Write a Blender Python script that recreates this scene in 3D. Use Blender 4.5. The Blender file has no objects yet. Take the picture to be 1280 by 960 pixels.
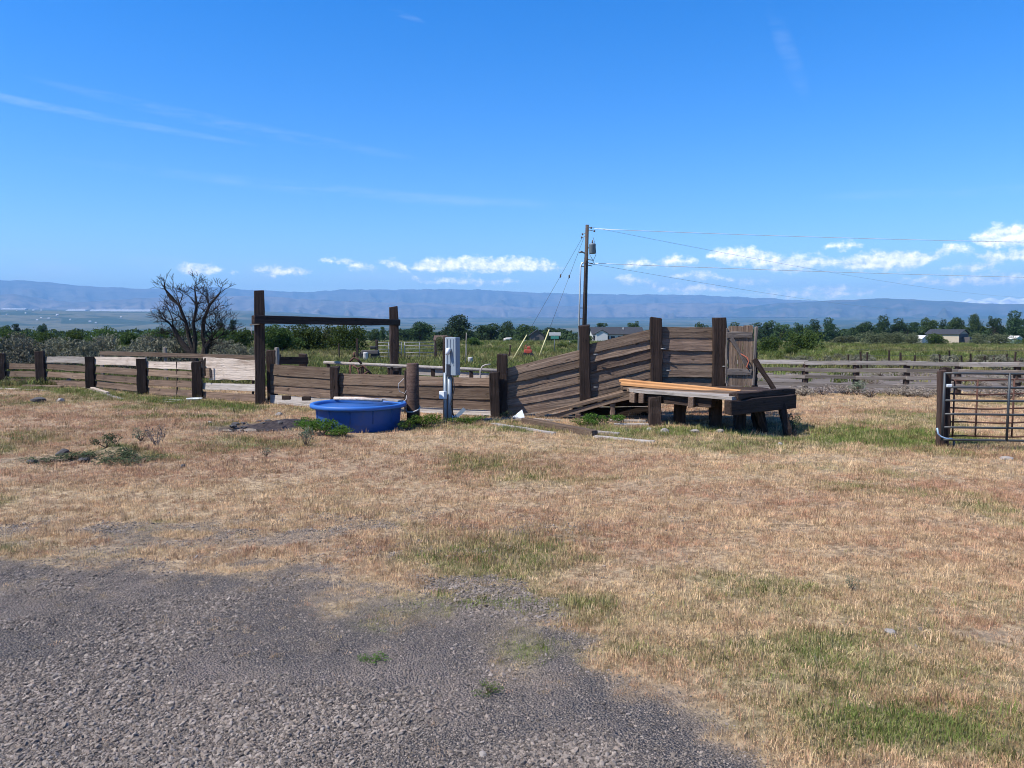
import bpy, bmesh, math, random
import numpy as np
from mathutils import Vector, Matrix, Euler, noise as mnoise

random.seed(7)
sc = bpy.context.scene
C = sc.collection
R = math.radians

# ------------------------------------------------------------------ camera
F = 960.0; EYE = 2.0; HOR = 408.0
PITCH = math.atan((480 - HOR) / F)
cam_d = bpy.data.cameras.new('camera'); cam = bpy.data.objects.new('camera', cam_d); C.objects.link(cam)
cam.location = (0, 0, EYE); cam.rotation_euler = (math.pi / 2 - PITCH, 0, 0)
cam_d.sensor_width = 36.0; cam_d.lens = 36.0 * F / 1280.0
cam_d.clip_start = 0.05; cam_d.clip_end = 120000
sc.camera = cam
sc.render.resolution_x = 1024; sc.render.resolution_y = 768

# ------------------------------------------------------------------ render / exposure
sc.render.engine = 'CYCLES'
sc.cycles.max_bounces = 4; sc.cycles.adaptive_threshold = 0.02; sc.cycles.diffuse_bounces = 2; sc.cycles.glossy_bounces = 2
sc.cycles.transmission_bounces = 3; sc.cycles.transparent_max_bounces = 8; sc.cycles.volume_bounces = 0
sc.cycles.use_denoising = True; sc.cycles.pixel_filter_type = 'BLACKMAN_HARRIS'; sc.cycles.filter_width = 1.0
sc.cycles.use_fast_gi = False
sc.view_settings.view_transform = 'Standard'; sc.view_settings.look = 'None'
sc.view_settings.gamma = 1.0; sc.view_settings.use_curve_mapping = False
sc.view_settings.exposure = 0.66

# ------------------------------------------------------------------ sun
SUN_EL = 53.0
SUN_DIR = Vector((-0.91, -0.41, 0)).normalized()          # horizontal direction towards the sun
sun_vec = Vector((SUN_DIR.x * math.cos(R(SUN_EL)), SUN_DIR.y * math.cos(R(SUN_EL)), math.sin(R(SUN_EL))))
sd = bpy.data.lights.new('sun', 'SUN'); sd.energy = 5.0; sd.angle = R(0.53); sd.color = (1.0, 0.95, 0.87)
so = bpy.data.objects.new('sun', sd); C.objects.link(so)
so.rotation_euler = sun_vec.to_track_quat('Z', 'Y').to_euler()

# ------------------------------------------------------------------ pixel helpers (photograph pixels -> metres in the place)
def ray(u, v):
    a = (u - 640) / F; b = (480 - v) / F
    return Vector((a, math.cos(PITCH) + b * math.sin(PITCH), -math.sin(PITCH) + b * math.cos(PITCH)))
def gp(u, v, z=0.0):
    d = ray(u, v); t = (z - EYE) / d.z
    return Vector((d.x * t, d.y * t, z))
def at(u, v, dist):
    d = ray(u, v); t = dist / d.y
    return Vector((d.x * t, dist, EYE + d.z * t))
def azel(u, v):
    d = ray(u, v)
    return math.degrees(math.atan2(d.x, d.y)), math.degrees(math.atan2(d.z, math.hypot(d.x, d.y)))

# ------------------------------------------------------------------ world: sky and clouds
W = bpy.data.worlds.new('World'); sc.world = W; W.use_nodes = True
wn, wl = W.node_tree.nodes, W.node_tree.links
wn.clear()
def wmath(op, a, b=None, c=None, clamp=False):
    n = wn.new('ShaderNodeMath'); n.operation = op; n.use_clamp = clamp
    for i, x in enumerate((a, b, c)):
        if x is None: continue
        if isinstance(x, (int, float)): n.inputs[i].default_value = x
        else: wl.new(x, n.inputs[i])
    return n.outputs[0]
def build_world():
    out = wn.new('ShaderNodeOutputWorld'); bg = wn.new('ShaderNodeBackground')
    bg.inputs['Strength'].default_value = 0.15
    wl.new(bg.outputs[0], out.inputs[0])
    sky = wn.new('ShaderNodeTexSky'); sky.sky_type = 'NISHITA'; sky.sun_disc = False
    sky.sun_elevation = R(SUN_EL); sky.sun_rotation = math.atan2(SUN_DIR.x, SUN_DIR.y)
    sky.altitude = 500; sky.air_density = 1.0; sky.dust_density = 0.25; sky.ozone_density = 4.0
    hsv = wn.new('ShaderNodeHueSaturation'); hsv.inputs['Saturation'].default_value = 1.42; hsv.inputs['Value'].default_value = 0.95; hsv.inputs['Hue'].default_value = 0.511
    wl.new(sky.outputs[0], hsv.inputs['Color'])
    tc = wn.new('ShaderNodeTexCoord'); sep = wn.new('ShaderNodeSeparateXYZ'); wl.new(tc.outputs['Generated'], sep.inputs[0])
    X, Y, Z = sep.outputs
    az = wmath('MULTIPLY', wmath('ARCTAN2', X, Y), 180 / math.pi)
    el = wmath('MULTIPLY', wmath('ARCSINE', Z), 180 / math.pi)
    comb = wn.new('ShaderNodeCombineXYZ'); wl.new(az, comb.inputs[0]); wl.new(wmath('MULTIPLY', el, 1.35), comb.inputs[1])
    def nz(scale, detail, rough=0.6, off=(0, 0, 0), sxy=(1, 1)):
        mp = wn.new('ShaderNodeMapping'); mp.inputs['Location'].default_value = off; mp.inputs['Scale'].default_value = (sxy[0], sxy[1], 1)
        wl.new(comb.outputs[0], mp.inputs[0])
        n = wn.new('ShaderNodeTexNoise'); n.noise_dimensions = '2D'; n.inputs['Scale'].default_value = scale; n.inputs['Detail'].default_value = detail
        n.inputs['Roughness'].default_value = rough; wl.new(mp.outputs[0], n.inputs[0])
        return n.outputs[0]
    # cumulus banks: (u, v, half width px, half height px up, down)
    cum = [(250, 337, 30, 7, 5), (290, 341, 14, 4, 3), (352, 340, 34, 7, 4), (420, 328, 18, 7, 5), (455, 334, 24, 5, 4), (488, 330, 20, 7, 5),
           (600, 332, 78, 10, 7), (655, 333, 40, 10, 6), (540, 336, 30, 5, 5), (690, 336, 16, 6, 4),
           (845, 329, 30, 8, 4), (800, 332, 26, 6, 4), (925, 322, 38, 11, 7), (985, 329, 46, 9, 8), (1105, 328, 46, 11, 9), (1130, 330, 28, 10, 6), (1068, 327, 14, 5, 5),
           (1056, 308, 22, 6, 4), (1193, 308, 17, 6, 5), (1258, 297, 30, 13, 9), (1300, 300, 20, 10, 8), (1265, 322, 32, 7, 5), (1210, 336, 26, 6, 4), (1240, 350, 60, 6, 5),
           (870, 345, 30, 5, 4), (790, 349, 22, 6, 5), (860, 362, 46, 6, 4), (1040, 362, 34, 5, 4), (930, 352, 30, 4, 3), (1010, 368, 70, 5, 4), (580, 352, 70, 4, 4), (1160, 352, 40, 5, 4)]
    px = 0.0597
    # the banks are sorted into rows that do not overlap; each row is a pair of curves over the bearing: height of its middle and half thickness
    rows = [[], [], [], []]
    for c in sorted(cum, key=lambda c: -c[2]):
        for r_ in rows:
            if all(abs(c[0] - d[0]) > (c[2] + d[2]) * 0.98 or abs(c[1] - d[1]) < 3 for d in r_): r_.append(c); break
        else: rows[-1].append(c)
    A0, A1 = -44.0, 44.0
    fac = wmath('DIVIDE', wmath('SUBTRACT', az, A0), A1 - A0, clamp=True)
    grid = np.linspace(A0, A1, 241)
    m = None
    for r_ in rows:
        E = np.zeros(241); H = np.full(241, -1e9); 
        for (u, v, hw, hu, hd) in r_:
            a, e = azel(u, v); x = np.abs(grid - a) / (hw * px * 1.1)
            hh = (hu + hd) / 2 * px * 1.45
            h = np.where(x < 1, hh * np.sqrt(np.clip(1 - x * x, 0, 1)), -(x - 1) * hw * px * 0.8)
            k = h > H; H[k] = h[k]; E[k] = e + (hu - hd) / 2 * px
        ker = np.exp(-0.5 * (np.arange(-5, 6) / 1.6) ** 2); ker /= ker.sum()
        H = np.clip(H, -0.9, 0.9); H = np.convolve(np.pad(H, 5, 'edge'), ker, 'valid'); E = np.convolve(np.pad(E, 5, 'edge'), ker, 'valid')
        cv = wn.new('ShaderNodeRGBCurve'); mpg = cv.mapping
        for ci, ys in ((0, E / 10.0), (1, 0.5 + H / 2.0)):
            cu = mpg.curves[ci]
            cu.points[0].location = (0, float(ys[0])); cu.points[1].location = (1, float(ys[-1]))
            for i in range(1, 240): cu.points.new(i / 240.0, float(np.clip(ys[i], 0, 1)))
            for p_ in cu.points: p_.handle_type = 'VECTOR'
        mpg.update()
        cx = wn.new('ShaderNodeCombineColor'); wl.new(fac, cx.inputs[0]); wl.new(fac, cx.inputs[1])
        wl.new(cx.outputs[0], cv.inputs['Color']); sp = wn.new('ShaderNodeSeparateColor'); wl.new(cv.outputs[0], sp.inputs[0])
        e_ = wmath('MULTIPLY', sp.outputs[0], 10.0); h_ = wmath('MULTIPLY', wmath('SUBTRACT', sp.outputs[1], 0.5), 2.0)
        d = wmath('DIVIDE', wmath('SUBTRACT', h_, wmath('ABSOLUTE', wmath('SUBTRACT', el, e_))), 0.5)
        m = d if m is None else wmath('MAXIMUM', m, d)
    # the same kind of bank goes on round the horizon outside the view
    band = wmath('SUBTRACT', 1.0, wmath('DIVIDE', wmath('ABSOLUTE', wmath('SUBTRACT', el, 4.3)), 2.0))
    rnd = nz(0.16, 2, 0.5, (31, 3, 0))
    gen = wmath('ADD', wmath('MULTIPLY', band, 0.8), wmath('MULTIPLY', wmath('SUBTRACT', rnd, 0.62), 4.0))
    outside = wmath('MULTIPLY', wmath('SUBTRACT', wmath('ABSOLUTE', az), 36.0), 0.2, clamp=True)
    gen = wmath('SUBTRACT', gen, wmath('MULTIPLY', wmath('SUBTRACT', 1.0, outside), 8.0))
    m = wmath('MAXIMUM', m, gen)
    n1 = nz(0.9, 7, 0.66)
    dens = wmath('ADD', wmath('MULTIPLY', m, 1.05), wmath('MULTIPLY', wmath('SUBTRACT', n1, 0.49), 2.5))
    mr = wn.new('ShaderNodeMapRange'); mr.interpolation_type = 'SMOOTHSTEP'
    mr.inputs['From Min'].default_value = -0.05; mr.inputs['From Max'].default_value = 1.15; wl.new(dens, mr.inputs[0])
    cover = mr.outputs[0]
    # cloud body: bright sunlit heads, slightly blue grey thin parts
    n1b = nz(0.9, 4, 0.66, (0.25, -0.30, 0))
    lit = wmath('ADD', 0.55, wmath('MULTIPLY', wmath('SUBTRACT', n1, n1b), 2.2), clamp=True)
    cc = wn.new('ShaderNodeMix'); cc.data_type = 'RGBA'
    cc.inputs['A'].default_value = (4.6, 5.4, 6.4, 1); cc.inputs['B'].default_value = (13.5, 12.2, 10.0, 1)
    wl.new(lit, cc.inputs['Factor'])
    mix1 = wn.new('ShaderNodeMix'); mix1.data_type = 'RGBA'
    wl.new(wmath('MULTIPLY', cover, 0.93), mix1.inputs['Factor']); wl.new(cc.outputs['Result'], mix1.inputs['B'])
    # cirrus streaks (u, v, half length, half width, slope deg, strength)
    cir = [(60, 134, 230, 5, -5, 0.21), (300, 158, 220, 8, -7, 0.15), (508, 20, 24, 4, -14, 0.12), (985, 66, 60, 12, -66, 0.075),
           (470, 243, 360, 8, -3, 0.16), (1200, 240, 190, 6, -2, 0.13)]
    cs = None
    wisp = nz(0.6, 6, 0.7, (5, 1, 0), (0.3, 1.6))
    wsp = wmath('MULTIPLY', wmath('SUBTRACT', wisp, 0.36), 3.2, clamp=True)
    for (u, v, hl, hw, s, k) in cir:
        a, e = azel(u, v); c_, s_ = math.cos(R(s)), math.sin(R(s))
        dx = wmath('SUBTRACT', az, a); dy = wmath('SUBTRACT', el, e)
        p = wmath('DIVIDE', wmath('ADD', wmath('MULTIPLY', dx, c_), wmath('MULTIPLY', dy, s_)), hl * px)
        q = wmath('DIVIDE', wmath('SUBTRACT', wmath('MULTIPLY', dy, c_), wmath('MULTIPLY', dx, s_)), hw * px)
        g = wmath('SUBTRACT', 1.0, wmath('ADD', wmath('MULTIPLY', p, p), wmath('MULTIPLY', q, q)), clamp=True)
        g = wmath('MULTIPLY', g, k)
        cs = g if cs is None else wmath('ADD', cs, g)
    cirgen = wmath('MULTIPLY', wmath('SUBTRACT', nz(0.05, 5, 0.6, (9, 2, 0), (0.4, 1.6)), 0.52), 0.6, clamp=True)
    cirf = wmath('MULTIPLY', wmath('ADD', cs, wmath('MULTIPLY', cirgen, outside)), wsp)
    vb = wmath('DIVIDE', wmath('SUBTRACT', el, 3.4), 1.5); vb = wmath('SUBTRACT', 1.0, wmath('MULTIPLY', vb, vb), clamp=True)
    veil = wmath('MULTIPLY', vb, wmath('MULTIPLY', wmath('SUBTRACT', nz(0.22, 4, 0.6, (2, 8, 0), (0.7, 1.6)), 0.40), 1.5, clamp=True))
    cirf = wmath('ADD', cirf, wmath('MULTIPLY', veil, 0.7), clamp=True)
    mix0 = wn.new('ShaderNodeMix'); mix0.data_type = 'RGBA'; mix0.inputs['B'].default_value = (4.4, 4.9, 5.4, 1)
    wl.new(cirf, mix0.inputs['Factor']); wl.new(hsv.outputs[0], mix0.inputs['A'])
    wl.new(mix0.outputs['Result'], mix1.inputs['A'])
    wl.new(mix1.outputs['Result'], bg.inputs['Color'])
build_world()
W.cycles.sampling_method = 'MANUAL'; W.cycles.sample_map_resolution = 256

# ------------------------------------------------------------------ numpy noise and the lie of the land
def _h(ix, iy, s):
    n = (ix * 374761393 + iy * 668265263 + s * 1274126177) & 0x7fffffff
    n = ((n ^ (n >> 13)) * 1274126177) & 0x7fffffff
    return ((n ^ (n >> 16)) & 0xffff) / 65535.0
def vn(x, y, s=0):
    x = np.asarray(x, float); y = np.asarray(y, float)
    ix = np.floor(x).astype(np.int64); iy = np.floor(y).astype(np.int64)
    fx = x - ix; fy = y - iy; fx = fx * fx * (3 - 2 * fx); fy = fy * fy * (3 - 2 * fy)
    a = _h(ix, iy, s); b = _h(ix + 1, iy, s); c = _h(ix, iy + 1, s); d = _h(ix + 1, iy + 1, s)
    return (a * (1 - fx) + b * fx) * (1 - fy) + (c * (1 - fx) + d * fx) * fy
def fbm(x, y, s=0, o=4):
    t = 0; a = 0.5; k = 0
    x = np.asarray(x, float); y = np.asarray(y, float)
    for i in range(o):
        t = t + a * vn(x * 2 ** i + 17.3 * i, y * 2 ** i - 9.1 * i, s + i); k += a; a *= 0.5
    return t / k
def sst(e0, e1, x):
    t = np.clip((np.asarray(x, float) - e0) / (e1 - e0), 0, 1); return t * t * (3 - 2 * t)

PR = np.array([0, 34, 300, 1000, 2500, 5000, 8000, 12000, 16000, 60000], float)
PZ = np.array([0, 0, -3.45, -11, -25, -12, 30, 120, 200, 200], float)
def gza(x, y):
    x = np.asarray(x, float); y = np.asarray(y, float)
    r = np.hypot(x, y)
    z = np.interp(r, PR, PZ)
    z = z + (fbm(x * 0.22, y * 0.22, 3, 3) - 0.5) * 0.10 * sst(2.0, 6, r) * (1 - sst(20, 60, r))
    z = z + (fbm(x * 0.02, y * 0.02, 5, 3) - 0.5) * 1.2 * sst(60, 160, r)
    z = z + (fbm(x * 0.0006, y * 0.0006, 8, 3) - 0.5) * 50 * sst(5000, 11000, r)
    z = z + 105 * sst(5200, 8200, r) * sst(0.12, 0.36, -x / np.maximum(y, 1.0)) * (y > 0)
    z = z - 0.19 * np.exp(-(((x - 5.5) / 1.3) ** 2 + ((y - 14.6) / 0.95) ** 2))
    z = z - 0.07 * np.exp(-(((x + 5.05) / 0.62) ** 4 + ((y - 14.95) / 0.36) ** 4))       # puddle hollow
    z = z + 0.12 * np.exp(-(((x + 4.55) / 0.65) ** 2 + ((y - 15.55) / 0.28) ** 2))        # mud bank
    z = z + 0.17 * np.exp(-(((x + 6.1) / 0.42) ** 2 + ((y - 11.75) / 0.3) ** 2))          # weedy heap
    return z
def gz(x, y): return float(gza(np.array([x]), np.array([y]))[0])

def on(u, v):
    """ground point seen at a pixel, on the real relief"""
    p = gp(u, v)
    for _ in range(6):
        z = gz(p.x, p.y); p = gp(u, v, z)
    return p

BX = [-40, -10, -4.35, -2.9, -1.16, 0.05, 0.32, 0.70, 1.0, 1.4, 2.2, 40]
BY = [9.0, 7.2, 6.55, 6.30, 5.85, 5.60, 4.85, 4.05, 3.4, 2.0, -2, -12]
def gs(x, y, cx, cy, rx, ry): return np.exp(-(((x - cx) / rx) ** 2 + ((y - cy) / ry) ** 2))
def masks(x, y):
    x = np.asarray(x, float); y = np.asarray(y, float)
    yb = np.interp(x, BX, BY)
    w = (fbm(x * 1.1, y * 1.6, 11, 4) - 0.5) * 1.7 + (fbm(x * 4, y * 5, 12, 3) - 0.5) * 1.9
    g = sst(-0.65, 0.75, yb - y + w)
    g = np.maximum(g, 0.5 * gs(x, y, -3.3, 7.35, 2.3, 0.55) * sst(0.42, 0.62, fbm(x * 2.2, y * 3, 13, 3)) * 1.3)
    g = np.maximum(g, 0.35 * gs(x, y, 3.05, 4.85, 0.25, 0.12))
    g = np.maximum(g, 0.55 * gs(x, y, -7.0, 11.5, 1.0, 0.25))
    g = g * (1 - 0.8 * gs(x, y, -0.25, 5.35, 0.75, 0.32) * sst(0.35, 0.6, fbm(x * 3, y * 3, 14, 2)))
    g = g * (1 - 0.75 * gs(x, y, 0.15, 4.6, 0.35, 0.35) * sst(0.35, 0.6, fbm(x * 3, y * 3, 15, 2)))
    g = np.clip(g, 0, 1)
    n = fbm(x * 0.45, y * 0.7, 21, 4); n2 = fbm(x * 1.6, y * 2.2, 22, 3)
    gr = 0.20 + sst(0.48, 0.72, n) * 0.5
    for (cx, cy, rx, ry, k) in [(-0.35, 5.35, 0.8, 0.3, 1.0), (-0.95, 4.95, 0.3, 0.2, 0.9), (0.15, 4.6, 0.35, 0.4, 1.0), (0.25, 5.40, 0.7, 0.28, 0.75), (2.6, 5.4, 2.2, 0.9, 0.5), (0.4, 14.9, 3.5, 0.8, 0.9), (4.5, 13.2, 3.5, 0.6, 0.7), (0.8, 4.6, 0.5, 0.5, 0.6), (2.1, 4.45, 1.2, 0.6, 0.95), (2.2, 3.75, 1.2, 0.6, 0.85), (3.2, 4.0, 0.8, 0.5, 0.5), (1.4, 5.2, 0.9, 0.4, 0.4),
                                (6.2, 14.0, 2.4, 1.5, 1.7), (3.3, 14.4, 2.6, 0.9, 1.1), (7.0, 12.2, 2.6, 0.8, 0.6), (-7.2, 16.8, 2.2, 0.6, 0.7), (-4.4, 15.0, 1.4, 0.5, 0.6), (-6.0, 11.6, 1.5, 0.4, 0.8),
                                (-0.8, 15.9, 2.2, 0.8, 0.8), (1.5, 15.4, 2.0, 0.5, 0.6), (8.3, 13.4, 2.4, 0.8, 0.5), (0.6, 11, 1.2, 0.5, 0.25), (-5.6, 18.0, 1.4, 1.0, 0.5)]:
        gr = np.maximum(gr, k * gs(x, y, cx, cy, rx, ry) * (0.1 + 1.5 * n2))
    fl = np.interp(x, [-30, -16, -13.7, -10.7, -8.6, -6.5], [27, 25.6, 24.2, 22.3, 20.8, 19.4])
    gr = np.maximum(gr, 1.15 * np.exp(-((y - fl + 0.7) / 1.2) ** 2) * (x < -6) * (0.4 + n2))
    gr = np.maximum(gr, 0.35 * sst(0.4, 0.7, n2) * sst(15.5, 19, y))
    nr = fbm(x * 0.28 + 40, y * 0.45, 31, 4)
    rd = sst(0.42, 0.70, nr) * 0.8
    for (cx, cy, rx, ry, k) in [(-10, 17, 5, 1.8, 0.85), (0.3, 7.6, 1.8, 0.9, 0.75), (4.2, 7.4, 2.2, 1.0, 0.7), (-1.5, 7.0, 1.2, 0.5, 0.5), (5.5, 9.5, 2.5, 0.9, 0.6), (-7, 14, 3, 1.0, 0.6)]:
        rd = np.maximum(rd, k * gs(x, y, cx, cy, rx, ry) * (0.5 + 0.8 * n2))
    rd = np.clip(rd, 0, 1)
    fld = sst(25.5, 29, y + 0.0 * x) if True else 0
    fld = np.maximum(fld, sst(12, 13, y) * 0)
    pen = sst(22.9, 23.4, y) * (1 - sst(33, 34.5, y)) * sst(4.0, 5.0, x - 0.06 * y)
    pen = np.maximum(pen, sst(19.6, 20.3, y + 0.45 * (x + 6)) * (1 - sst(27, 28.5, y)) * sst(-5.5, -5.0, x) * (1 - sst(3.2, 4.0, x)) * 0.8)
    mud = 1.7 * np.maximum(gs(x, y, -4.9, 15.2, 0.85, 0.42), gs(x, y, -4.4, 15.55, 0.7, 0.3)) * (0.6 + 0.7 * n2) + 1.3 * gs(x, y, -5.1, 14.7, 0.62, 0.3)
    return g, np.clip(gr, 0, 1), rd, np.clip(fld, 0, 1), np.clip(pen, 0, 1), np.clip(mud, 0, 1)

# ------------------------------------------------------------------ node helpers
def newmat(name):
    m = bpy.data.materials.new(name); m.use_nodes = True
    nt = m.node_tree; nt.nodes.clear()
    return m, nt
class NB:
    def __init__(s, name):
        s.m, s.nt = newmat(name); s.n = s.nt.nodes; s.l = s.nt.links
        s.out = s.n.new('ShaderNodeOutputMaterial')
    def node(s, t, **kw):
        n = s.n.new(t)
        for k, v in kw.items(): setattr(n, k, v)
        return n
    def put(s, sock, x):
        if x is None: return
        if hasattr(x, 'links'): s.l.new(x, sock)
        else: sock.default_value = x
    def math(s, op, a, b=None, clamp=False):
        n = s.node('ShaderNodeMath', operation=op, use_clamp=clamp); s.put(n.inputs[0], a); s.put(n.inputs[1], b); return n.outputs[0]
    def mix(s, f, a, b, blend='MIX'):
        n = s.node('ShaderNodeMix', data_type='RGBA', blend_type=blend)
        s.put(n.inputs['Factor'], f)
        for k, x in (('A', a), ('B', b)):
            if isinstance(x, tuple): x = (x[0], x[1], x[2], 1)
            s.put(n.inputs[k], x)
        return n.outputs['Result']
    def noise(s, vec, scale, detail=4, rough=0.55, dist=0.0):
        n = s.node('ShaderNodeTexNoise'); s.put(n.inputs['Vector'], vec); n.inputs['Scale'].default_value = scale
        n.inputs['Detail'].default_value = detail; n.inputs['Roughness'].default_value = rough; n.inputs['Distortion'].default_value = dist
        return n.outputs[0]
    def mapping(s, vec, scale=(1, 1, 1), loc=(0, 0, 0)):
        n = s.node('ShaderNodeMapping'); s.put(n.inputs[0], vec); n.inputs['Scale'].default_value = scale
        s.put(n.inputs['Location'], loc); return n.outputs[0]
    def rng(s, x, a, b, c=0.0, d=1.0, smooth=True):
        n = s.node('ShaderNodeMapRange'); n.interpolation_type = 'SMOOTHSTEP' if smooth else 'LINEAR'
        s.put(n.inputs[0], x); n.inputs[1].default_value = a; n.inputs[2].default_value = b; n.inputs[3].default_value = c; n.inputs[4].default_value = d
        return n.outputs[0]
    def bump(s, h, strength, dist=0.02):
        n = s.node('ShaderNodeBump'); n.inputs['Strength'].default_value = strength; n.inputs['Distance'].default_value = dist
        s.put(n.inputs['Height'], h); return n.outputs[0]
    def pbsdf(s, col, rough=0.8, metal=0.0, normal=None, spec=0.3):
        p = s.node('ShaderNodeBsdfPrincipled')
        if isinstance(col, tuple): col = (col[0], col[1], col[2], 1)
        s.put(p.inputs['Base Color'], col); s.put(p.inputs['Roughness'], rough); s.put(p.inputs['Metallic'], metal)
        p.inputs['Specular IOR Level'].default_value = spec
        if normal is not None: s.l.new(normal, p.inputs['Normal'])
        return p.outputs[0]
    def done(s, sh): s.l.new(sh, s.out.inputs['Surface']); return s.m
    def obj(s): return s.node('ShaderNodeTexCoord').outputs['Object']
    def pos(s): return s.node('ShaderNodeNewGeometry').outputs['Position']
    def rnd(s): return s.node('ShaderNodeObjectInfo').outputs['Random']

def wood_mat(name, c1, c2, c3, crack=0.6, rough=0.85, var=0.35, bump=0.6):
    b = NB(name); rn = b.rnd(); o = b.obj()
    off = b.node('ShaderNodeCombineXYZ'); b.put(off.inputs[0], b.math('MULTIPLY', rn, 37.0)); b.put(off.inputs[1], b.math('MULTIPLY', rn, 11.0))
    grain = b.noise(b.mapping(o, (0.55, 26, 26), off.outputs[0]), 1.0, 6, 0.68, 0.15)
    fine = b.noise(b.mapping(o, (3.5, 90, 90), off.outputs[0]), 1.0, 3, 0.6)
    stain = b.noise(b.mapping(o, (1.6, 3.0, 3.0), off.outputs[0]), 1.0, 4, 0.6)
    col = b.mix(b.rng(grain, 0.22, 0.74), c1, c2)
    col = b.mix(b.math('MULTIPLY', b.rng(stain, 0.45, 0.72), 0.75), col, c3)
    kn = b.noise(b.mapping(o, (4.0, 13, 13), off.outputs[0]), 1.0, 2, 0.5)
    col = b.mix(b.math('MULTIPLY', b.rng(kn, 0.66, 0.74), crack), col, tuple(x * 0.35 for x in c1))
    cr = b.rng(fine, 0.30, 0.42, 1.0, 0.0)
    col = b.mix(b.math('MULTIPLY', cr, crack), col, tuple(x * 0.25 for x in c1))
    hv = b.node('ShaderNodeHueSaturation'); b.put(hv.inputs['Color'], col)
    b.put(hv.inputs['Value'], b.math('ADD', b.math('MULTIPLY', rn, 2 * var), 1 - var))
    h = b.math('ADD', b.math('MULTIPLY', grain, 1.0), b.math('MULTIPLY', fine, 0.6))
    return b.done(b.pbsdf(hv.outputs[0], rough, 0, b.bump(h, bump, 0.02), 0.2))

def plain_mat(name, col, rough=0.6, metal=0.0, dirt=0.25, dirtcol=(0.12, 0.09, 0.06), scale=6.0, bump=0.1):
    b = NB(name); o = b.obj()
    n = b.noise(o, scale, 6, 0.65)
    c = b.mix(b.math('MULTIPLY', b.rng(n, 0.48, 0.75), dirt * 2), col, dirtcol)
    return b.done(b.pbsdf(c, rough, metal, b.bump(n, bump, 0.01), 0.4))

def leaf_mat(name, c1, c2, c3, trans=0.3, scale=1.5, var=0.25):
    b = NB(name); rn = b.rnd(); o = b.obj()
    n = b.noise(o, scale, 4, 0.7); n2 = b.noise(o, scale * 7, 2, 0.6)
    c = b.mix(b.rng(n, 0.36, 0.64), c1, c2)
    c = b.mix(b.math('MULTIPLY', b.rng(n2, 0.45, 0.75), 0.8), c, c3)
    hv = b.node('ShaderNodeHueSaturation'); b.put(hv.inputs['Color'], c)
    b.put(hv.inputs['Value'], b.math('ADD', b.math('MULTIPLY', rn, 2 * var), 1 - var))
    b.put(hv.inputs['Hue'], b.math('ADD', b.math('MULTIPLY', rn, 0.03), 0.485))
    d = b.node('ShaderNodeBsdfDiffuse'); b.l.new(hv.outputs[0], d.inputs[0])
    t = b.node('ShaderNodeBsdfTranslucent'); b.l.new(hv.outputs[0], t.inputs[0])
    m = b.node('ShaderNodeMixShader'); m.inputs[0].default_value = trans
    b.l.new(d.outputs[0], m.inputs[1]); b.l.new(t.outputs[0], m.inputs[2])
    return b.done(m.outputs[0])

STRAW = (0.62, 0.445, 0.265); REDG = (0.44, 0.25, 0.155); GREEN = (0.15, 0.19, 0.05)
def blade_mat(name, straw=STRAW, red=REDG, green=GREEN):
    b = NB(name)
    a = b.node('ShaderNodeAttribute', attribute_type='INSTANCER', attribute_name='tint')
    s = b.node('ShaderNodeSeparateXYZ'); b.l.new(a.outputs['Vector'], s.inputs[0])
    c = b.mix(s.outputs[1], straw, red); c = b.mix(s.outputs[0], c, green)
    hv = b.node('ShaderNodeHueSaturation'); b.put(hv.inputs['Color'], c)
    b.put(hv.inputs['Value'], b.math('ADD', b.math('MULTIPLY', s.outputs[2], 1.15), 0.45))
    d = b.node('ShaderNodeBsdfDiffuse'); b.l.new(hv.outputs[0], d.inputs[0])
    t = b.node('ShaderNodeBsdfTranslucent'); b.l.new(hv.outputs[0], t.inputs[0])
    m = b.node('ShaderNodeMixShader'); m.inputs[0].default_value = 0.22
    b.l.new(d.outputs[0], m.inputs[1]); b.l.new(t.outputs[0], m.inputs[2])
    return b.done(m.outputs[0])

M = {}
M['plank'] = wood_mat('weathered_plank', (0.085, 0.056, 0.039), (0.235, 0.168, 0.118), (0.135, 0.086, 0.058), 0.75, 0.85, 0.38, 0.9)
M['plank_grey'] = wood_mat('grey_plank', (0.20, 0.175, 0.15), (0.40, 0.36, 0.32), (0.25, 0.21, 0.175), 0.6, 0.85, 0.3, 0.8)
M['plank_brown'] = wood_mat('brown_plank', (0.090, 0.058, 0.041), (0.235, 0.162, 0.115), (0.090, 0.062, 0.048), 0.75, 0.85, 0.3, 0.9)
M['plank_dim'] = wood_mat('dim_grey_plank', (0.085, 0.070, 0.060), (0.185, 0.158, 0.138), (0.115, 0.092, 0.076), 0.7, 0.85, 0.15, 0.9)
M['tie'] = wood_mat('creosote_timber', (0.013, 0.008, 0.006), (0.066, 0.043, 0.033), (0.026, 0.017, 0.013), 0.85, 0.8, 0.3, 1.0)
M['pale'] = wood_mat('pale_board', (0.38, 0.305, 0.245), (0.60, 0.51, 0.425), (0.27, 0.20, 0.15), 0.6, 0.8, 0.15, 1.0)
M['fresh'] = wood_mat('fresh_lumber', (0.50, 0.235, 0.09), (0.62, 0.33, 0.14), (0.40, 0.18, 0.07), 0.12, 0.6, 0.08, 0.2)
M['post_red'] = wood_mat('reddish_post', (0.040, 0.024, 0.018), (0.105, 0.066, 0.050), (0.055, 0.034, 0.026), 0.7, 0.8, 0.15)
M['rail'] = wood_mat('rail_wood', (0.105, 0.085, 0.070), (0.24, 0.205, 0.175), (0.15, 0.12, 0.098), 0.5)
M['pole'] = wood_mat('utility_pole_wood', (0.045, 0.032, 0.026), (0.10, 0.078, 0.066), (0.065, 0.045, 0.036), 0.5)
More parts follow.
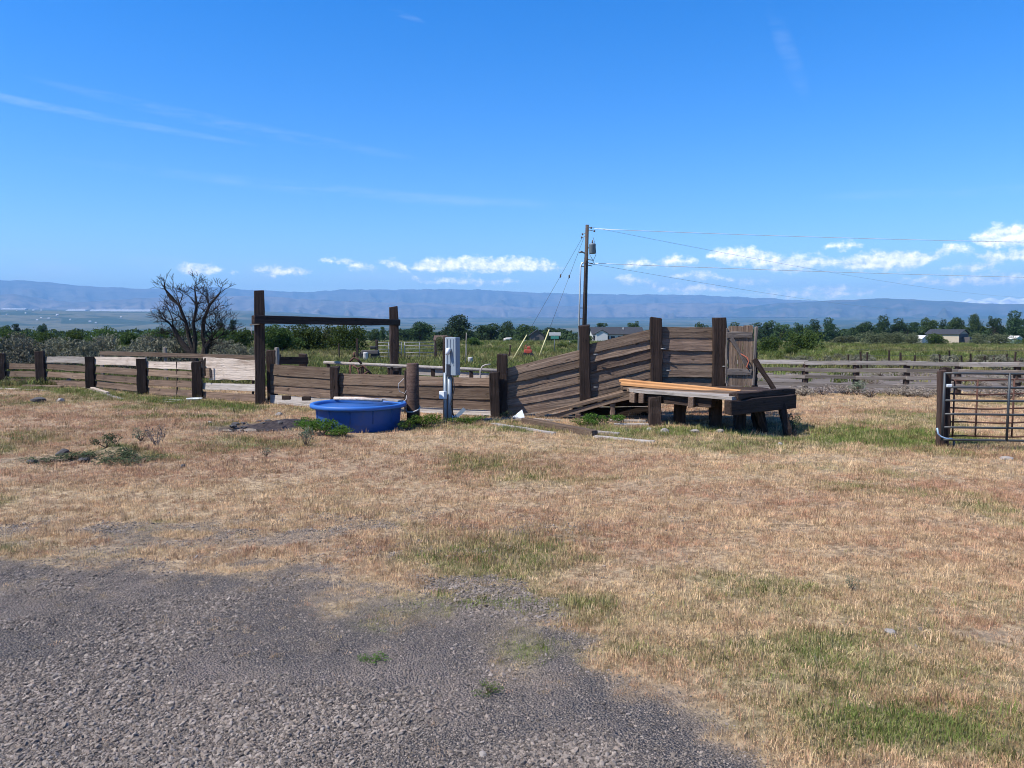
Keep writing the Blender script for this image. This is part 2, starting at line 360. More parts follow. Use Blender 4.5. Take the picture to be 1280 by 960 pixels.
M['deadwood'] = wood_mat('dead_wood', (0.014, 0.010, 0.008), (0.040, 0.030, 0.025), (0.024, 0.018, 0.015), 0.3)
M['blue'] = plain_mat('blue_plastic', (0.016, 0.076, 0.26), 0.5, 0, 0.30, (0.045, 0.085, 0.19), 7)
M['blue_rim'] = plain_mat('blue_plastic_rim', (0.028, 0.12, 0.39), 0.48, 0, 0.14, (0.07, 0.11, 0.20), 9)
M['white_paint'] = plain_mat('white_enamel', (0.60, 0.635, 0.65), 0.45, 0, 0.08, (0.35, 0.35, 0.33))
M['grey_enamel'] = plain_mat('grey_enamel', (0.23, 0.275, 0.31), 0.4, 0, 0.12, (0.2, 0.2, 0.2))
M['galv'] = plain_mat('galvanised_steel', (0.20, 0.205, 0.21), 0.55, 0.4, 0.15, (0.2, 0.16, 0.13))
M['gate_steel'] = plain_mat('dark_gate_tube', (0.048, 0.056, 0.060), 0.5, 0.2, 0.25, (0.10, 0.06, 0.04), 14)
M['rust'] = plain_mat('rusty_tube', (0.10, 0.045, 0.030), 0.8, 0.1, 0.4, (0.05, 0.025, 0.018), 14)
M['rope'] = plain_mat('rope_fibre', (0.45, 0.42, 0.40), 0.9, 0, 0.2, (0.25, 0.2, 0.16), 60)
M['rope_blue'] = plain_mat('pale_blue_rope', (0.33, 0.47, 0.62), 0.9, 0, 0.1, (0.25, 0.3, 0.35), 60)
M['rope_red'] = plain_mat('faded_red_rope', (0.42, 0.12, 0.07), 0.9, 0, 0.1, (0.3, 0.15, 0.1), 60)
M['yellow'] = plain_mat('yellow_plastic', (0.58, 0.52, 0.25), 0.5, 0, 0.1, (0.4, 0.35, 0.2))
M['wire'] = plain_mat('line_wire', (0.055, 0.06, 0.07), 0.5, 0.4, 0.0)
M['wire_line'] = plain_mat('grey_line_wire', (0.26, 0.28, 0.31), 0.5, 0.3, 0.0)
M['wire_glint'] = plain_mat('glint_wire', (0.70, 0.72, 0.74), 0.35, 0.3, 0.0)  # near-white colour carries the sun glint along the wire
M['transformer'] = plain_mat('transformer_grey', (0.16, 0.20, 0.23), 0.45, 0.1, 0.1)
M['porcelain'] = plain_mat('porcelain', (0.10, 0.075, 0.06), 0.25, 0, 0.0)
M['conduit'] = plain_mat('pale_conduit', (0.60, 0.62, 0.64), 0.4, 0.2, 0.1, (0.4, 0.4, 0.4))
M['sign_green'] = plain_mat('sign_green', (0.05, 0.22, 0.17), 0.5, 0, 0.1)
M['roof_dark'] = plain_mat('dark_roofing', (0.030, 0.031, 0.037), 0.85, 0, 0.2, (0.05, 0.085, 0.08), 2)
M['roof_light'] = plain_mat('pale_roof_sheet', (0.60, 0.57, 0.54), 0.6, 0, 0.1, (0.45, 0.4, 0.35), 2)
M['wall_white'] = plain_mat('white_siding', (0.48, 0.48, 0.46), 0.7, 0, 0.1, (0.45, 0.42, 0.38), 2)
M['wall_beige'] = plain_mat('beige_siding', (0.40, 0.335, 0.25), 0.75, 0, 0.15, (0.38, 0.31, 0.24), 1.5)
M['wall_dark'] = plain_mat('dark_siding', (0.085, 0.075, 0.075), 0.8, 0, 0.2, (0.12, 0.10, 0.09), 2)
M['wall_brown'] = plain_mat('brown_boards', (0.09, 0.055, 0.042), 0.85, 0, 0.2)
M['glass'] = plain_mat('dark_window', (0.03, 0.035, 0.045), 0.1, 0, 0.0)
M['red'] = plain_mat('red_paint', (0.38, 0.06, 0.035), 0.5, 0, 0.3, (0.2, 0.06, 0.04), 8)
M['black'] = plain_mat('black_rubber', (0.018, 0.018, 0.02), 0.7, 0, 0.1)
M['car_white'] = plain_mat('white_car_paint', (0.70, 0.71, 0.72), 0.3, 0, 0.05)
M['car_silver'] = plain_mat('silver_car_paint', (0.33, 0.38, 0.45), 0.3, 0.4, 0.05)
M['car_dark'] = plain_mat('dark_car_paint', (0.05, 0.055, 0.065), 0.3, 0.1, 0.05)
M['pale_green'] = plain_mat('pale_green_sheet', (0.33, 0.48, 0.42), 0.6, 0, 0.2, (0.4, 0.4, 0.36), 3)
M['hide'] = plain_mat('white_brown_hide', (0.66, 0.61, 0.55), 0.85, 0, 0.45, (0.16, 0.08, 0.045), 1.3)
M['stone_pale'] = plain_mat('pale_stone', (0.27, 0.24, 0.21), 0.9, 0, 0.3, (0.22, 0.19, 0.17), 12, 0.4)
M['stone_dark'] = plain_mat('dark_stone', (0.06, 0.055, 0.055), 0.9, 0, 0.3, (0.11, 0.10, 0.095), 12, 0.4)
M['concrete'] = plain_mat('pale_concrete', (0.40, 0.385, 0.36), 0.9, 0, 0.2, (0.38, 0.35, 0.31), 4)
M['snow_town'] = plain_mat('white_roofs', (0.75, 0.75, 0.75), 0.7, 0, 0.0)
M['leaf_tree'] = leaf_mat('cottonwood_leaves', (0.052, 0.090, 0.036), (0.095, 0.140, 0.050), (0.026, 0.048, 0.028), 0.28, 0.35)
M['leaf_dark'] = leaf_mat('dark_leaves', (0.032, 0.058, 0.030), (0.062, 0.098, 0.040), (0.018, 0.034, 0.020), 0.22, 0.35)
M['leaf_bush'] = leaf_mat('bush_leaves', (0.050, 0.085, 0.024), (0.095, 0.135, 0.040), (0.024, 0.040, 0.016), 0.3, 0.8)
M['leaf_willow'] = leaf_mat('willow_leaves', (0.105, 0.125, 0.065), (0.16, 0.18, 0.095), (0.06, 0.075, 0.04), 0.3, 0.7)
M['leaf_sage'] = leaf_mat('sage_leaves', (0.125, 0.122, 0.082), (0.215, 0.208, 0.150), (0.085, 0.078, 0.055), 0.15, 2.0, 0.2)
M['leaf_sage_green'] = leaf_mat('green_sage_leaves', (0.13, 0.16, 0.10), (0.20, 0.23, 0.16), (0.09, 0.10, 0.06), 0.2, 4.0, 0.15)
M['leaf_weed'] = leaf_mat('weed_leaves', (0.065, 0.125, 0.022), (0.120, 0.195, 0.040), (0.035, 0.060, 0.018), 0.35, 4.0, 0.15)
M['leaf_heap'] = leaf_mat('dull_weed_leaves', (0.055, 0.075, 0.040), (0.10, 0.125, 0.065), (0.030, 0.036, 0.022), 0.2, 4.0, 0.1)
M['twig'] = leaf_mat('dry_twigs', (0.20, 0.16, 0.125), (0.33, 0.28, 0.23), (0.13, 0.10, 0.08), 0.0, 4.0, 0.15)
M['dry_twig_dark'] = leaf_mat('brown_twigs', (0.09, 0.065, 0.05), (0.16, 0.12, 0.095), (0.06, 0.045, 0.036), 0.0, 4.0, 0.15)
M['blade'] = blade_mat('grass_blades')
M['blade_field'] = blade_mat('field_grass_blades', (0.28, 0.235, 0.115), (0.19, 0.135, 0.075), (0.105, 0.135, 0.038))

def stone_mat():
    b = NB('gravel_stone')
    a = b.node('ShaderNodeAttribute', attribute_type='INSTANCER', attribute_name='tint')
    s = b.node('ShaderNodeSeparateXYZ'); b.l.new(a.outputs['Vector'], s.inputs[0])
    c = b.mix(s.outputs[0], (0.072, 0.060, 0.050), (0.36, 0.30, 0.245)); c = b.mix(s.outputs[1], c, (0.27, 0.20, 0.15))
    n = b.noise(b.obj(), 2.2, 3, 0.6)
    c = b.mix(b.math('MULTIPLY', b.rng(n, 0.4, 0.7), 0.35), c, (0.16, 0.14, 0.125))
    return b.done(b.pbsdf(c, 0.85, 0, b.bump(n, 0.3, 0.2), 0.25))
M['gravel'] = stone_mat()

def water_mat():
    b = NB('puddle_water')
    n = b.noise(b.pos(), 9.0, 3, 0.5)
    return b.done(b.pbsdf((0.055, 0.048, 0.042), 0.04, 0, b.bump(n, 0.03, 0.02), 0.6))
M['water'] = water_mat()

def ground_mat():
    b = NB('ground_soil_and_litter'); p = b.pos()
    a = b.node('ShaderNodeAttribute', attribute_name='mask'); s = b.node('ShaderNodeSeparateColor'); b.l.new(a.outputs['Color'], s.inputs[0])
    a2 = b.node('ShaderNodeAttribute', attribute_name='mask2'); s2 = b.node('ShaderNodeSeparateColor'); b.l.new(a2.outputs['Color'], s2.inputs[0])
    gravel, green, red = s.outputs; field, pen, mud = s2.outputs
    n1 = b.noise(p, 1.3, 6, 0.6); n2 = b.noise(p, 14, 5, 0.65); n3 = b.noise(p, 70, 3, 0.6)
    base = b.mix(b.rng(n2, 0.35, 0.68), (0.21, 0.145, 0.092), (0.50, 0.36, 0.225))
    base = b.mix(b.math('MULTIPLY', red, 0.75), base, b.mix(b.rng(n2, 0.35, 0.68), (0.16, 0.100, 0.070), (0.40, 0.25, 0.165)))
    base = b.mix(b.math('MULTIPLY', green, 0.8), base, b.mix(b.rng(n2, 0.35, 0.65), (0.075, 0.085, 0.032), (0.20, 0.20, 0.085)))
    base = b.mix(b.math('MULTIPLY', b.rng(n3, 0.32, 0.44, 1, 0), 0.6), base, (0.075, 0.055, 0.042))
    # bare gravel base: dusty grey with small chips
    v = b.node('ShaderNodeTexVoronoi'); b.put(v.inputs['Vector'], p); v.inputs['Scale'].default_value = 75
    sv = b.node('ShaderNodeSeparateColor'); b.l.new(v.outputs['Color'], sv.inputs[0])
    gcol = b.mix(sv.outputs[0], (0.090, 0.076, 0.066), (0.23, 0.192, 0.162))
    gcol = b.mix(b.rng(v.outputs['Distance'], 0.25, 0.6), gcol, (0.085, 0.078, 0.075))
    dust = b.noise(p, 0.9, 4, 0.55)
    gcol = b.mix(b.math('MULTIPLY', b.rng(dust, 0.42, 0.66), 0.65), gcol, (0.25, 0.20, 0.165))
    base = b.mix(gravel, base, gcol)
    # fields beyond the fences
    m1 = b.noise(b.mapping(p, (0.05, 0.12, 0.1)), 1.0, 5, 0.6); m2 = b.noise(p, 1.1, 5, 0.7); m3 = b.noise(b.mapping(p, (0.012, 0.03, 0.1)), 1.0, 4, 0.5)
    fcol = b.mix(b.rng(m1, 0.36, 0.62), (0.17, 0.175, 0.062), (0.095, 0.130, 0.035))
    fcol = b.mix(b.math('MULTIPLY', b.rng(m3, 0.45, 0.62), 0.8), fcol, (0.215, 0.175, 0.090))
    fcol = b.mix(b.math('MULTIPLY', b.rng(m2, 0.48, 0.72), 0.5), fcol, (0.055, 0.075, 0.026))
    # the wide valley floor: fields of many colours
    vv = b.node('ShaderNodeTexVoronoi'); b.put(vv.inputs['Vector'], b.mapping(p, (0.0016, 0.0016, 0.0))); vv.inputs['Scale'].default_value = 1.0
    sv2 = b.node('ShaderNodeSeparateColor'); b.l.new(vv.outputs['Color'], sv2.inputs[0])
    vcol = b.mix(b.rng(sv2.outputs[0], 0.3, 0.7), (0.032, 0.052, 0.024), (0.11, 0.105, 0.06))
    tn = b.noise(b.mapping(p, (0.004, 0.004, 0.0)), 1.0, 5, 0.6)
    vcol = b.mix(b.math('MULTIPLY', b.rng(tn, 0.46, 0.6), 0.85), vcol, (0.025, 0.045, 0.022))
    cd = b.node('ShaderNodeVectorMath', operation='LENGTH'); b.l.new(p, cd.inputs[0])
    fcol = b.mix(b.rng(cd.outputs['Value'], 500, 1500), fcol, vcol)
    base = b.mix(field, base, fcol)
    pcol = b.mix(b.rng(b.noise(p, 1.6, 6, 0.65), 0.35, 0.7), (0.105, 0.086, 0.072), (0.19, 0.16, 0.135))
    base = b.mix(pen, base, pcol)
    base = b.mix(mud, base, b.mix(b.rng(n2, 0.35, 0.65), (0.022, 0.016, 0.014), (0.060, 0.045, 0.037)))
    h = b.math('ADD', b.math('MULTIPLY', n2, 0.7), b.math('MULTIPLY', n3, 0.35))
    h = b.math('ADD', h, b.math('MULTIPLY', v.outputs['Distance'], b.math('MULTIPLY', gravel, -1.1)))
    rough = b.math('SUBTRACT', 0.95, b.math('MULTIPLY', mud, 0.35))
    return b.done(b.pbsdf(base, rough, 0, b.bump(h, 0.8, 0.03), 0.15))
M['ground'] = ground_mat()

def hill_mat(name, c1, c2, c3, forest=0.0):
    b = NB(name); p = b.pos()
    n = b.noise(b.mapping(p, (0.0006, 0.0006, 0.002)), 1.0, 7, 0.6); n2 = b.noise(b.mapping(p, (0.003, 0.003, 0.004)), 1.0, 5, 0.6)
    c = b.mix(b.rng(n, 0.38, 0.62), c1, c2)
    c = b.mix(b.math('MULTIPLY', b.rng(n2, 0.48, 0.62), 0.7), c, c3)
    return b.done(b.pbsdf(c, 0.95, 0, None, 0.1))
M['hill'] = hill_mat('dry_hillside', (0.105, 0.090, 0.078), (0.19, 0.150, 0.12), (0.042, 0.046, 0.042))
M['hill_far'] = hill_mat('far_ridge', (0.085, 0.085, 0.075), (0.14, 0.12, 0.10), (0.04, 0.05, 0.042))
M['hill_forest'] = hill_mat('forested_ridge', (0.035, 0.050, 0.042), (0.075, 0.078, 0.064), (0.15, 0.12, 0.10))
M['snow'] = hill_mat('snowy_peak', (0.78, 0.80, 0.84), (0.86, 0.87, 0.9), (0.35, 0.38, 0.42))

# ------------------------------------------------------------------ object helpers
def link(o, parent=None):
    C.objects.link(o)
    if parent is not None:
        o.parent = parent
        o.location = Vector(o.location) - Vector(parent.location)
    return o
def mobj(name, verts, faces, mat, parent=None, loc=(0, 0, 0), smooth=False):
    me = bpy.data.meshes.new(name); me.from_pydata([tuple(v) for v in verts], [], faces); me.update()
    if mat is not None: me.materials.append(mat)
    if smooth: me.polygons.foreach_set('use_smooth', [True] * len(me.polygons))
    o = bpy.data.objects.new(name, me); o.location = loc
    return link(o, parent)
def tag(o, label, cat, group=None):
    o['label'] = label; o['category'] = cat
    if group: o['group'] = group
    return o
def thing(name, label, cat, loc=(0, 0, 0), group=None):
    o = bpy.data.objects.new(name, None); o.empty_display_size = 0.2; o.location = loc; C.objects.link(o)
    return tag(o, label, cat, group)
def struct(o): o['kind'] = 'structure'; return o

rj = random.Random(3)
def slab(name, bl, br, tr, tl, thick, mat, parent=None, seg=4, jit=0.006, cham=0.0):
    """a board or timber: quad bl-br-tr-tl (X of the object runs along bl->br, its grain), thickness centred on the quad"""
    bl, br, tr, tl = map(Vector, (bl, br, tr, tl))
    ex = (br - bl).normalized(); n = ex.cross(tl - bl).normalized(); ez = n.cross(ex).normalized()
    rot = Matrix((ex, -n, ez)).transposed()
    inv = rot.transposed()
    vs = []; fs = []
    for i in range(seg + 1):
        t = i / seg
        lo = bl.lerp(br, t) - bl; hi = tl.lerp(tr, t) - bl
        e = 1.0 if 0 < i < seg else 1.6
        jl = (rj.gauss(0, jit), rj.gauss(0, jit)); jh = (rj.gauss(0, jit), rj.gauss(0, jit)); jy = rj.gauss(0, jit * 0.6)
        for (p, sgn, jz) in ((lo, -1, jl[0]), (lo, 1, jl[1]), (hi, 1, jh[0]), (hi, -1, jh[1])):
            q = inv @ p
            vs.append((q.x + (rj.gauss(0, jit * e) if i in (0, seg) else 0), sgn * thick / 2 + jy + q.y, q.z + jz))
    for i in range(seg):
        a = i * 4; b = a + 4
        for k in range(4):
            k2 = (k + 1) % 4
            fs.append((a + k, b + k, b + k2, a + k2))
    fs.append((3, 2, 1, 0)[::-1]); e = seg * 4; fs.append((e + 3, e + 2, e + 1, e))
    me = bpy.data.meshes.new(name); me.from_pydata(vs, [], fs)
    bm = bmesh.new(); bm.from_mesh(me); bmesh.ops.recalc_face_normals(bm, faces=bm.faces)
    if cham > 0:
        ed = [e for e in bm.edges if len(e.link_faces) == 2 and e.calc_face_angle(0) > 0.9]
        bmesh.ops.bevel(bm, geom=ed, offset=cham, segments=1, affect='EDGES')
    bm.to_mesh(me); bm.free()
    me.materials.append(mat)
    o = bpy.data.objects.new(name, me); o.location = bl
    o.rotation_euler = rot.to_euler()
    return link(o, parent)
def plank(name, p0, p1, h, t, mat, parent=None, up=(0, 0, 1), seg=4, jit=0.006, cham=0.0):
    p0, p1, up = Vector(p0), Vector(p1), Vector(up)
    ex = (p1 - p0).normalized(); uz = (up - ex * up.dot(ex)).normalized() * h / 2
    return slab(name, p0 - uz, p1 - uz, p1 + uz, p0 + uz, t, mat, parent, seg, jit, cham)
def post(name, base, top, w, t, mat, parent=None, facing=(0, -1, 0), seg=4, jit=0.008, cham=0.012):
    """upright timber, w across as seen from `facing`, t deep"""
    base, top = Vector(base), Vector(top); f = Vector(facing)
    L = (top - base).length
    if w > 0.1: top = top + Vector((rj.gauss(0, 0.010), rj.gauss(0, 0.010), 0)) * L
    ex = (top - base).normalized(); side = f.cross(ex).normalized()
    if w > 0.1:      # weathered timber: slight taper, uneven split top
        o = plank(name, base, top, w, t, mat, parent, side, max(seg, 6), jit * 1.1, 0.0)
        me = o.data; xm = max(v.co.x for v in me.vertices)
        for v in me.vertices:
            k = v.co.x / xm
            if k > 0.93: v.co.x -= rj.uniform(0, 0.05) * min(1, w * 4)
            v.co.y *= 1.03 - 0.06 * k
        bm = bmesh.new(); bm.from_mesh(me)
        ed = [e for e in bm.edges if len(e.link_faces) == 2 and e.calc_face_angle(0) > 0.8]
        bmesh.ops.bevel(bm, geom=ed, offset=cham, segments=1, affect='EDGES'); bm.to_mesh(me); bm.free()
        return o
    return plank(name, base, top, w, t, mat, parent, side, seg, jit, cham)

def tube_geo(pts, rad, n=8, cap=True):
    pts = [Vector(p) for p in pts]; k = len(pts)
    rads = rad if isinstance(rad, (list, tuple)) else [rad] * k
    vs = []; fs = []
    prev = None
    for i, p in enumerate(pts):
        d = (pts[min(i + 1, k - 1)] - pts[max(i - 1, 0)]).normalized()
        if prev is None:
            a = Vector((0, 0, 1)) if abs(d.z) < 0.9 else Vector((1, 0, 0))
            x = d.cross(a).normalized()
        else:
            x = (prev - d * prev.dot(d)).normalized()
        prev = x; y = d.cross(x)
        for j in range(n):
            an = 2 * math.pi * j / n
            vs.append(p + (x * math.cos(an) + y * math.sin(an)) * rads[i])
    for i in range(k - 1):
        for j in range(n):
            j2 = (j + 1) % n
            fs.append((i * n + j, i * n + j2, (i + 1) * n + j2, (i + 1) * n + j))
    if cap:
        fs.append(tuple(range(n))[::-1]); fs.append(tuple((k - 1) * n + j for j in range(n)))
    return vs, fs
def tube(name, pts, rad, mat, parent=None, n=8, smooth=True, loc=None):
    o0 = Vector(pts[0]) if loc is None else Vector(loc)
    vs, fs = tube_geo([Vector(p) - o0 for p in pts], rad, n)
    o = mobj(name, vs, fs, mat, parent, o0, smooth=False)
    if smooth:
        me = o.data; me.polygons.foreach_set('use_smooth', [len(p.vertices) == 4 for p in me.polygons])
    return o
def lathe(name, prof, mat, parent=None, loc=(0, 0, 0), n=48, sx=1.0, smooth=True):
    vs = []; fs = []; k = len(prof)
    for (r, z) in prof:
        for j in range(n):
            a = 2 * math.pi * j / n; vs.append((r * math.cos(a) * sx, r * math.sin(a), z))
    for i in range(k - 1):
        for j in range(n):
            j2 = (j + 1) % n; fs.append((i * n + j, i * n + j2, (i + 1) * n + j2, (i + 1) * n + j))
    if prof[0][0] > 0.001: fs.append(tuple(range(n))[::-1])
    if prof[-1][0] > 0.001: fs.append(tuple((k - 1) * n + j for j in range(n)))
    return mobj(name, vs, fs, mat, parent, loc, smooth)
def box_geo(x0, x1, y0, y1, z0, z1):
    v = [(x0, y0, z0), (x1, y0, z0), (x1, y1, z0), (x0, y1, z0), (x0, y0, z1), (x1, y0, z1), (x1, y1, z1), (x0, y1, z1)]
    f = [(0, 3, 2, 1), (4, 5, 6, 7), (0, 1, 5, 4), (1, 2, 6, 5), (2, 3, 7, 6), (3, 0, 4, 7)]
    return v, f
def box(name, c, s, mat, parent=None, bev=0.0, rotz=0.0):
    v, f = box_geo(-s[0] / 2, s[0] / 2, -s[1] / 2, s[1] / 2, -s[2] / 2, s[2] / 2)
    o = mobj(name, v, f, mat, None, c)
    o.rotation_euler = (0, 0, rotz)
    if bev > 0:
        bm = bmesh.new(); bm.from_mesh(o.data); bmesh.ops.bevel(bm, geom=list(bm.edges), offset=bev, segments=2, affect='EDGES', profile=0.5); bm.to_mesh(o.data); bm.free()
    if parent is not None:
        o.parent = parent; o.location = Vector(c) - Vector(parent.location)
    return o
def sub(o, part):
    """make o a sub-part of part, staying where it is"""
    bpy.context.view_layer.update()
    mw = o.matrix_world.copy(); o.parent = part; o.matrix_parent_inverse = Matrix.Identity(4); o.matrix_basis = part.matrix_world.inverted() @ mw
    return o
def copy_tree(o, loc=None, parent=None):
    c = o.copy(); C.objects.link(c)
    if parent is not None: c.parent = parent
    if loc is not None: c.location = loc
    for ch in o.children: copy_tree(ch, None, c)
    return c

# ================================================================== SETTING: ground, hills, haze
def build_ground():
    rr = list(np.geomspace(0.6, 2.0, 10)) + list(np.geomspace(2.0, 60, 230))[1:] + list(np.geomspace(60, 26000, 130))[1:]
    azs = sorted(set([round(a, 3) for a in np.arange(-44, 44.01, 0.4)] + [float(a) for a in range(-180, -44, 4)] + [float(a) for a in range(44, 180, 4)]))
    rr = np.array(rr); az = np.radians(np.array(azs)); nr, na = len(rr), len(az)
    Rr, A = np.meshgrid(rr, az, indexing='ij')
    x = (Rr * np.sin(A)).ravel(); y = (Rr * np.cos(A)).ravel(); z = gza(x, y)
    g, gr, rd, fl, pen, mud = masks(x, y)
    # sides and back of the yard: keep the yard surface near the camera
    fl = np.where((np.hypot(x, y) > 60) & (y <= 29), 1.0, fl)
    z = z + g * (fbm(x * 3, y * 3, 50, 3) - 0.5) * 0.04
    vs = np.column_stack([x, y, z]); vs = np.vstack([vs, [[0, 0, gz(0, 0)]]])
    idx = np.arange(nr * na).reshape(nr, na)
    a = idx[:-1, :]; b = idx[1:, :]
    q = np.stack([a, b, np.roll(b, -1, 1), np.roll(a, -1, 1)], -1).reshape(-1, 4)
    faces = [tuple(int(k) for k in f)[::-1] for f in q]
    cen = nr * na
    faces += [(cen, int(idx[0, j]), int(idx[0, (j + 1) % na]))[::-1] for j in range(na)]
    o = mobj('ground', vs, faces, M['ground'], None, (0, 0, 0), True)
    me = o.data
    one = np.ones(len(x) + 1)
    for nm, (p, q_, r_) in (('mask', (g, gr, rd)), ('mask2', (fl, pen, mud))):
        at_ = me.attributes.new(nm, 'FLOAT_COLOR', 'POINT')
        col = np.ones((len(x) + 1, 4), np.float32)
        for i, c in enumerate((p, q_, r_)): col[:-1, i] = c; col[-1, i] = c[0]
        at_.data.foreach_set('color', col.ravel())
    struct(o)
build_ground()

def ridge(name, mat, dist, pts, depth, foot_z, gully, seed, az0=-62, az1=62, behind=3000, step=0.14, rough=6.0):
    """a mountain range: crest heights follow pts (photo skyline turned into bearing and height), slopes cut by gullies"""
    pu = []
    for (u, v) in pts:
        a, e = azel(u, v); pu.append((a, EYE + math.tan(R(e)) * dist))
    pu.sort(); pa = np.array([p[0] for p in pu]); pz = np.array([p[1] for p in pu])
    az = np.arange(az0, az1 + 0.01, step); na = len(az)
    ts = np.concatenate([np.linspace(0, 1, 34), 1 + np.linspace(0.08, 1, 8)]); nt = len(ts)
    T, A = np.meshgrid(ts, az, indexing='ij')
    crest = np.interp(A, pa, pz)
    outer = np.clip((np.abs(A) - 36) / 10, 0, 1)
    crest = crest * (1 - 0.25 * outer * fbm(A * 0.15, T * 0, seed + 5, 2)) + (fbm(A * 1.6, 0 * A, seed, 4) - 0.5) * rough * 8
    rad = np.where(T <= 1, dist - depth * (1 - T), dist + behind * (T - 1))
    prof = np.where(T <= 1, T ** 1.25, 1 - 0.5 * (T - 1) ** 1.2)
    gl = fbm(A * 0.8 + 0.9 * fbm(A * 0.5, T * 2, seed + 2, 2), T * 2.2, seed + 3, 4); gl = 1 - np.abs(gl * 2 - 1)
    env = np.clip(np.sin(np.pi * np.clip(T, 0, 1)) ** 0.8, 0, 1)
    z = foot_z + (crest - foot_z) * prof - gully * (gl - 0.35) * env
    x = rad * np.sin(np.radians(A)); y = rad * np.cos(np.radians(A))
    vs = np.column_stack([x.ravel(), y.ravel(), z.ravel()])
    idx = np.arange(nt * na).reshape(nt, na)
    q = np.stack([idx[:-1, :-1], idx[:-1, 1:], idx[1:, 1:], idx[1:, :-1]], -1).reshape(-1, 4)
    o = mobj(name, vs, [tuple(int(k) for k in f) for f in q], mat, None, (0, 0, 0), True)
    return struct(o)

ridge('hills', M['hill_far'], 21500, [(-300, 352), (0, 350), (30, 350), (80, 355), (130, 359), (190, 361), (250, 358), (285, 360), (330, 363), (385, 365), (430, 362), (500, 362), (560, 361), (600, 362), (640, 364), (700, 367), (760, 368), (820, 368), (880, 369), (940, 372), (1000, 375), (1080, 380), (1280, 388), (1600, 384)], 8500, 150, 380, 61)
ridge('hills', M['hill'], 16500, [(-300, 366), (0, 369), (16, 367), (50, 373), (90, 378), (150, 374), (200, 372), (260, 370), (330, 371), (400, 375), (470, 378), (540, 379), (600, 382), (660, 384), (740, 381), (820, 379), (900, 379), (960, 381), (1020, 384), (1100, 386), (1280, 390), (1600, 388)], 7000, 40, 340, 71, rough=5)
ridge('hills', M['hill_forest'], 15200, [(-300, 420), (700, 420), (860, 397), (930, 384), (970, 379), (1000, 378), (1030, 376), (1080, 374), (1110, 373), (1140, 374), (1170, 376), (1200, 377), (1225, 379), (1260, 380), (1280, 380), (1400, 379), (1700, 384)], 6000, 20, 280, 81, rough=3)
ridge('mountain', M['snow'], 24800, [(900, 410), (1150, 392), (1195, 379), (1212, 373), (1222, 376.5), (1238, 372), (1250, 375.5), (1262, 371), (1272, 374), (1290, 371), (1320, 376), (1350, 374), (1500, 379), (1900, 390)], 1800, 500, 300, 91, az0=10, az1=56, behind=500, step=0.06, rough=5)

# the air: even, pale, from the yard to beyond the last ridge
def build_haze():
    v, f = box_geo(-27000, 27000, -27000, 27000, -70, 1420)
    o = mobj('haze', v, f, None); o['kind'] = 'stuff'; o['label'] = 'thin blue haze filling the valley air'
    m, nt = newmat('valley_haze')
    out = nt.nodes.new('ShaderNodeOutputMaterial'); pv = nt.nodes.new('ShaderNodeVolumePrincipled')
    pv.inputs['Color'].default_value = (0.27, 0.59, 1.0, 1); pv.inputs['Density'].default_value = 6.8e-5
    pv.inputs['Anisotropy'].default_value = 0.0
    nt.links.new(pv.outputs[0], out.inputs['Volume'])
    o.data.materials.append(m)
build_haze()

# ================================================================== BUILDERS FOR VEGETATION
def quads_mesh(name, cen, size, mat, rng, aspect=0.6, upbias=0.0):
    """many small leaf faces: cen (N,3), size (N,)"""
    n = len(cen)
    a = rng.normal(size=(n, 3)); a[:, 2] += upbias; a /= np.linalg.norm(a, axis=1)[:, None]
    t = rng.normal(size=(n, 3)); b = np.cross(a, t); b /= np.linalg.norm(b, axis=1)[:, None]
    a = a * size[:, None]; b = b * (size * aspect)[:, None]
    v = np.empty((n, 4, 3)); v[:, 0] = cen - a; v[:, 1] = cen + b * 0.9 - a * 0.1; v[:, 2] = cen + a; v[:, 3] = cen - b * 0.9 + a * 0.1
    me = bpy.data.meshes.new(name); me.vertices.add(n * 4); me.vertices.foreach_set('co', v.ravel())
    me.loops.add(n * 4); me.loops.foreach_set('vertex_index', np.arange(n * 4)); me.polygons.add(n)
    me.polygons.foreach_set('loop_start', np.arange(n) * 4); me.polygons.foreach_set('loop_total', np.full(n, 4))
    me.update(calc_edges=True); me.materials.append(mat)
    return me
def blob_points(rng, blobs, n):
    w = np.array([b[3] * b[4] * b[5] for b in blobs]) ** 0.67; w /= w.sum()
    k = rng.choice(len(blobs), n, p=w); B = np.array(blobs)[k]
    d = rng.normal(size=(n, 3)); d /= np.linalg.norm(d, axis=1)[:, None]
    r = rng.uniform(0.35, 1.0, n) ** 0.45 * rng.normal(1, 0.09, n)
    return B[:, :3] + d * r[:, None] * B[:, 3:]
def limb_geo(segs, n=6):
    V = []; Fc = []
    for (p, q, r0, r1) in segs:
        vs, fs = tube_geo([p, q], [r0, r1], n); o = len(V); V += vs; Fc += [tuple(i + o for i in f) for f in fs]
    return V, Fc
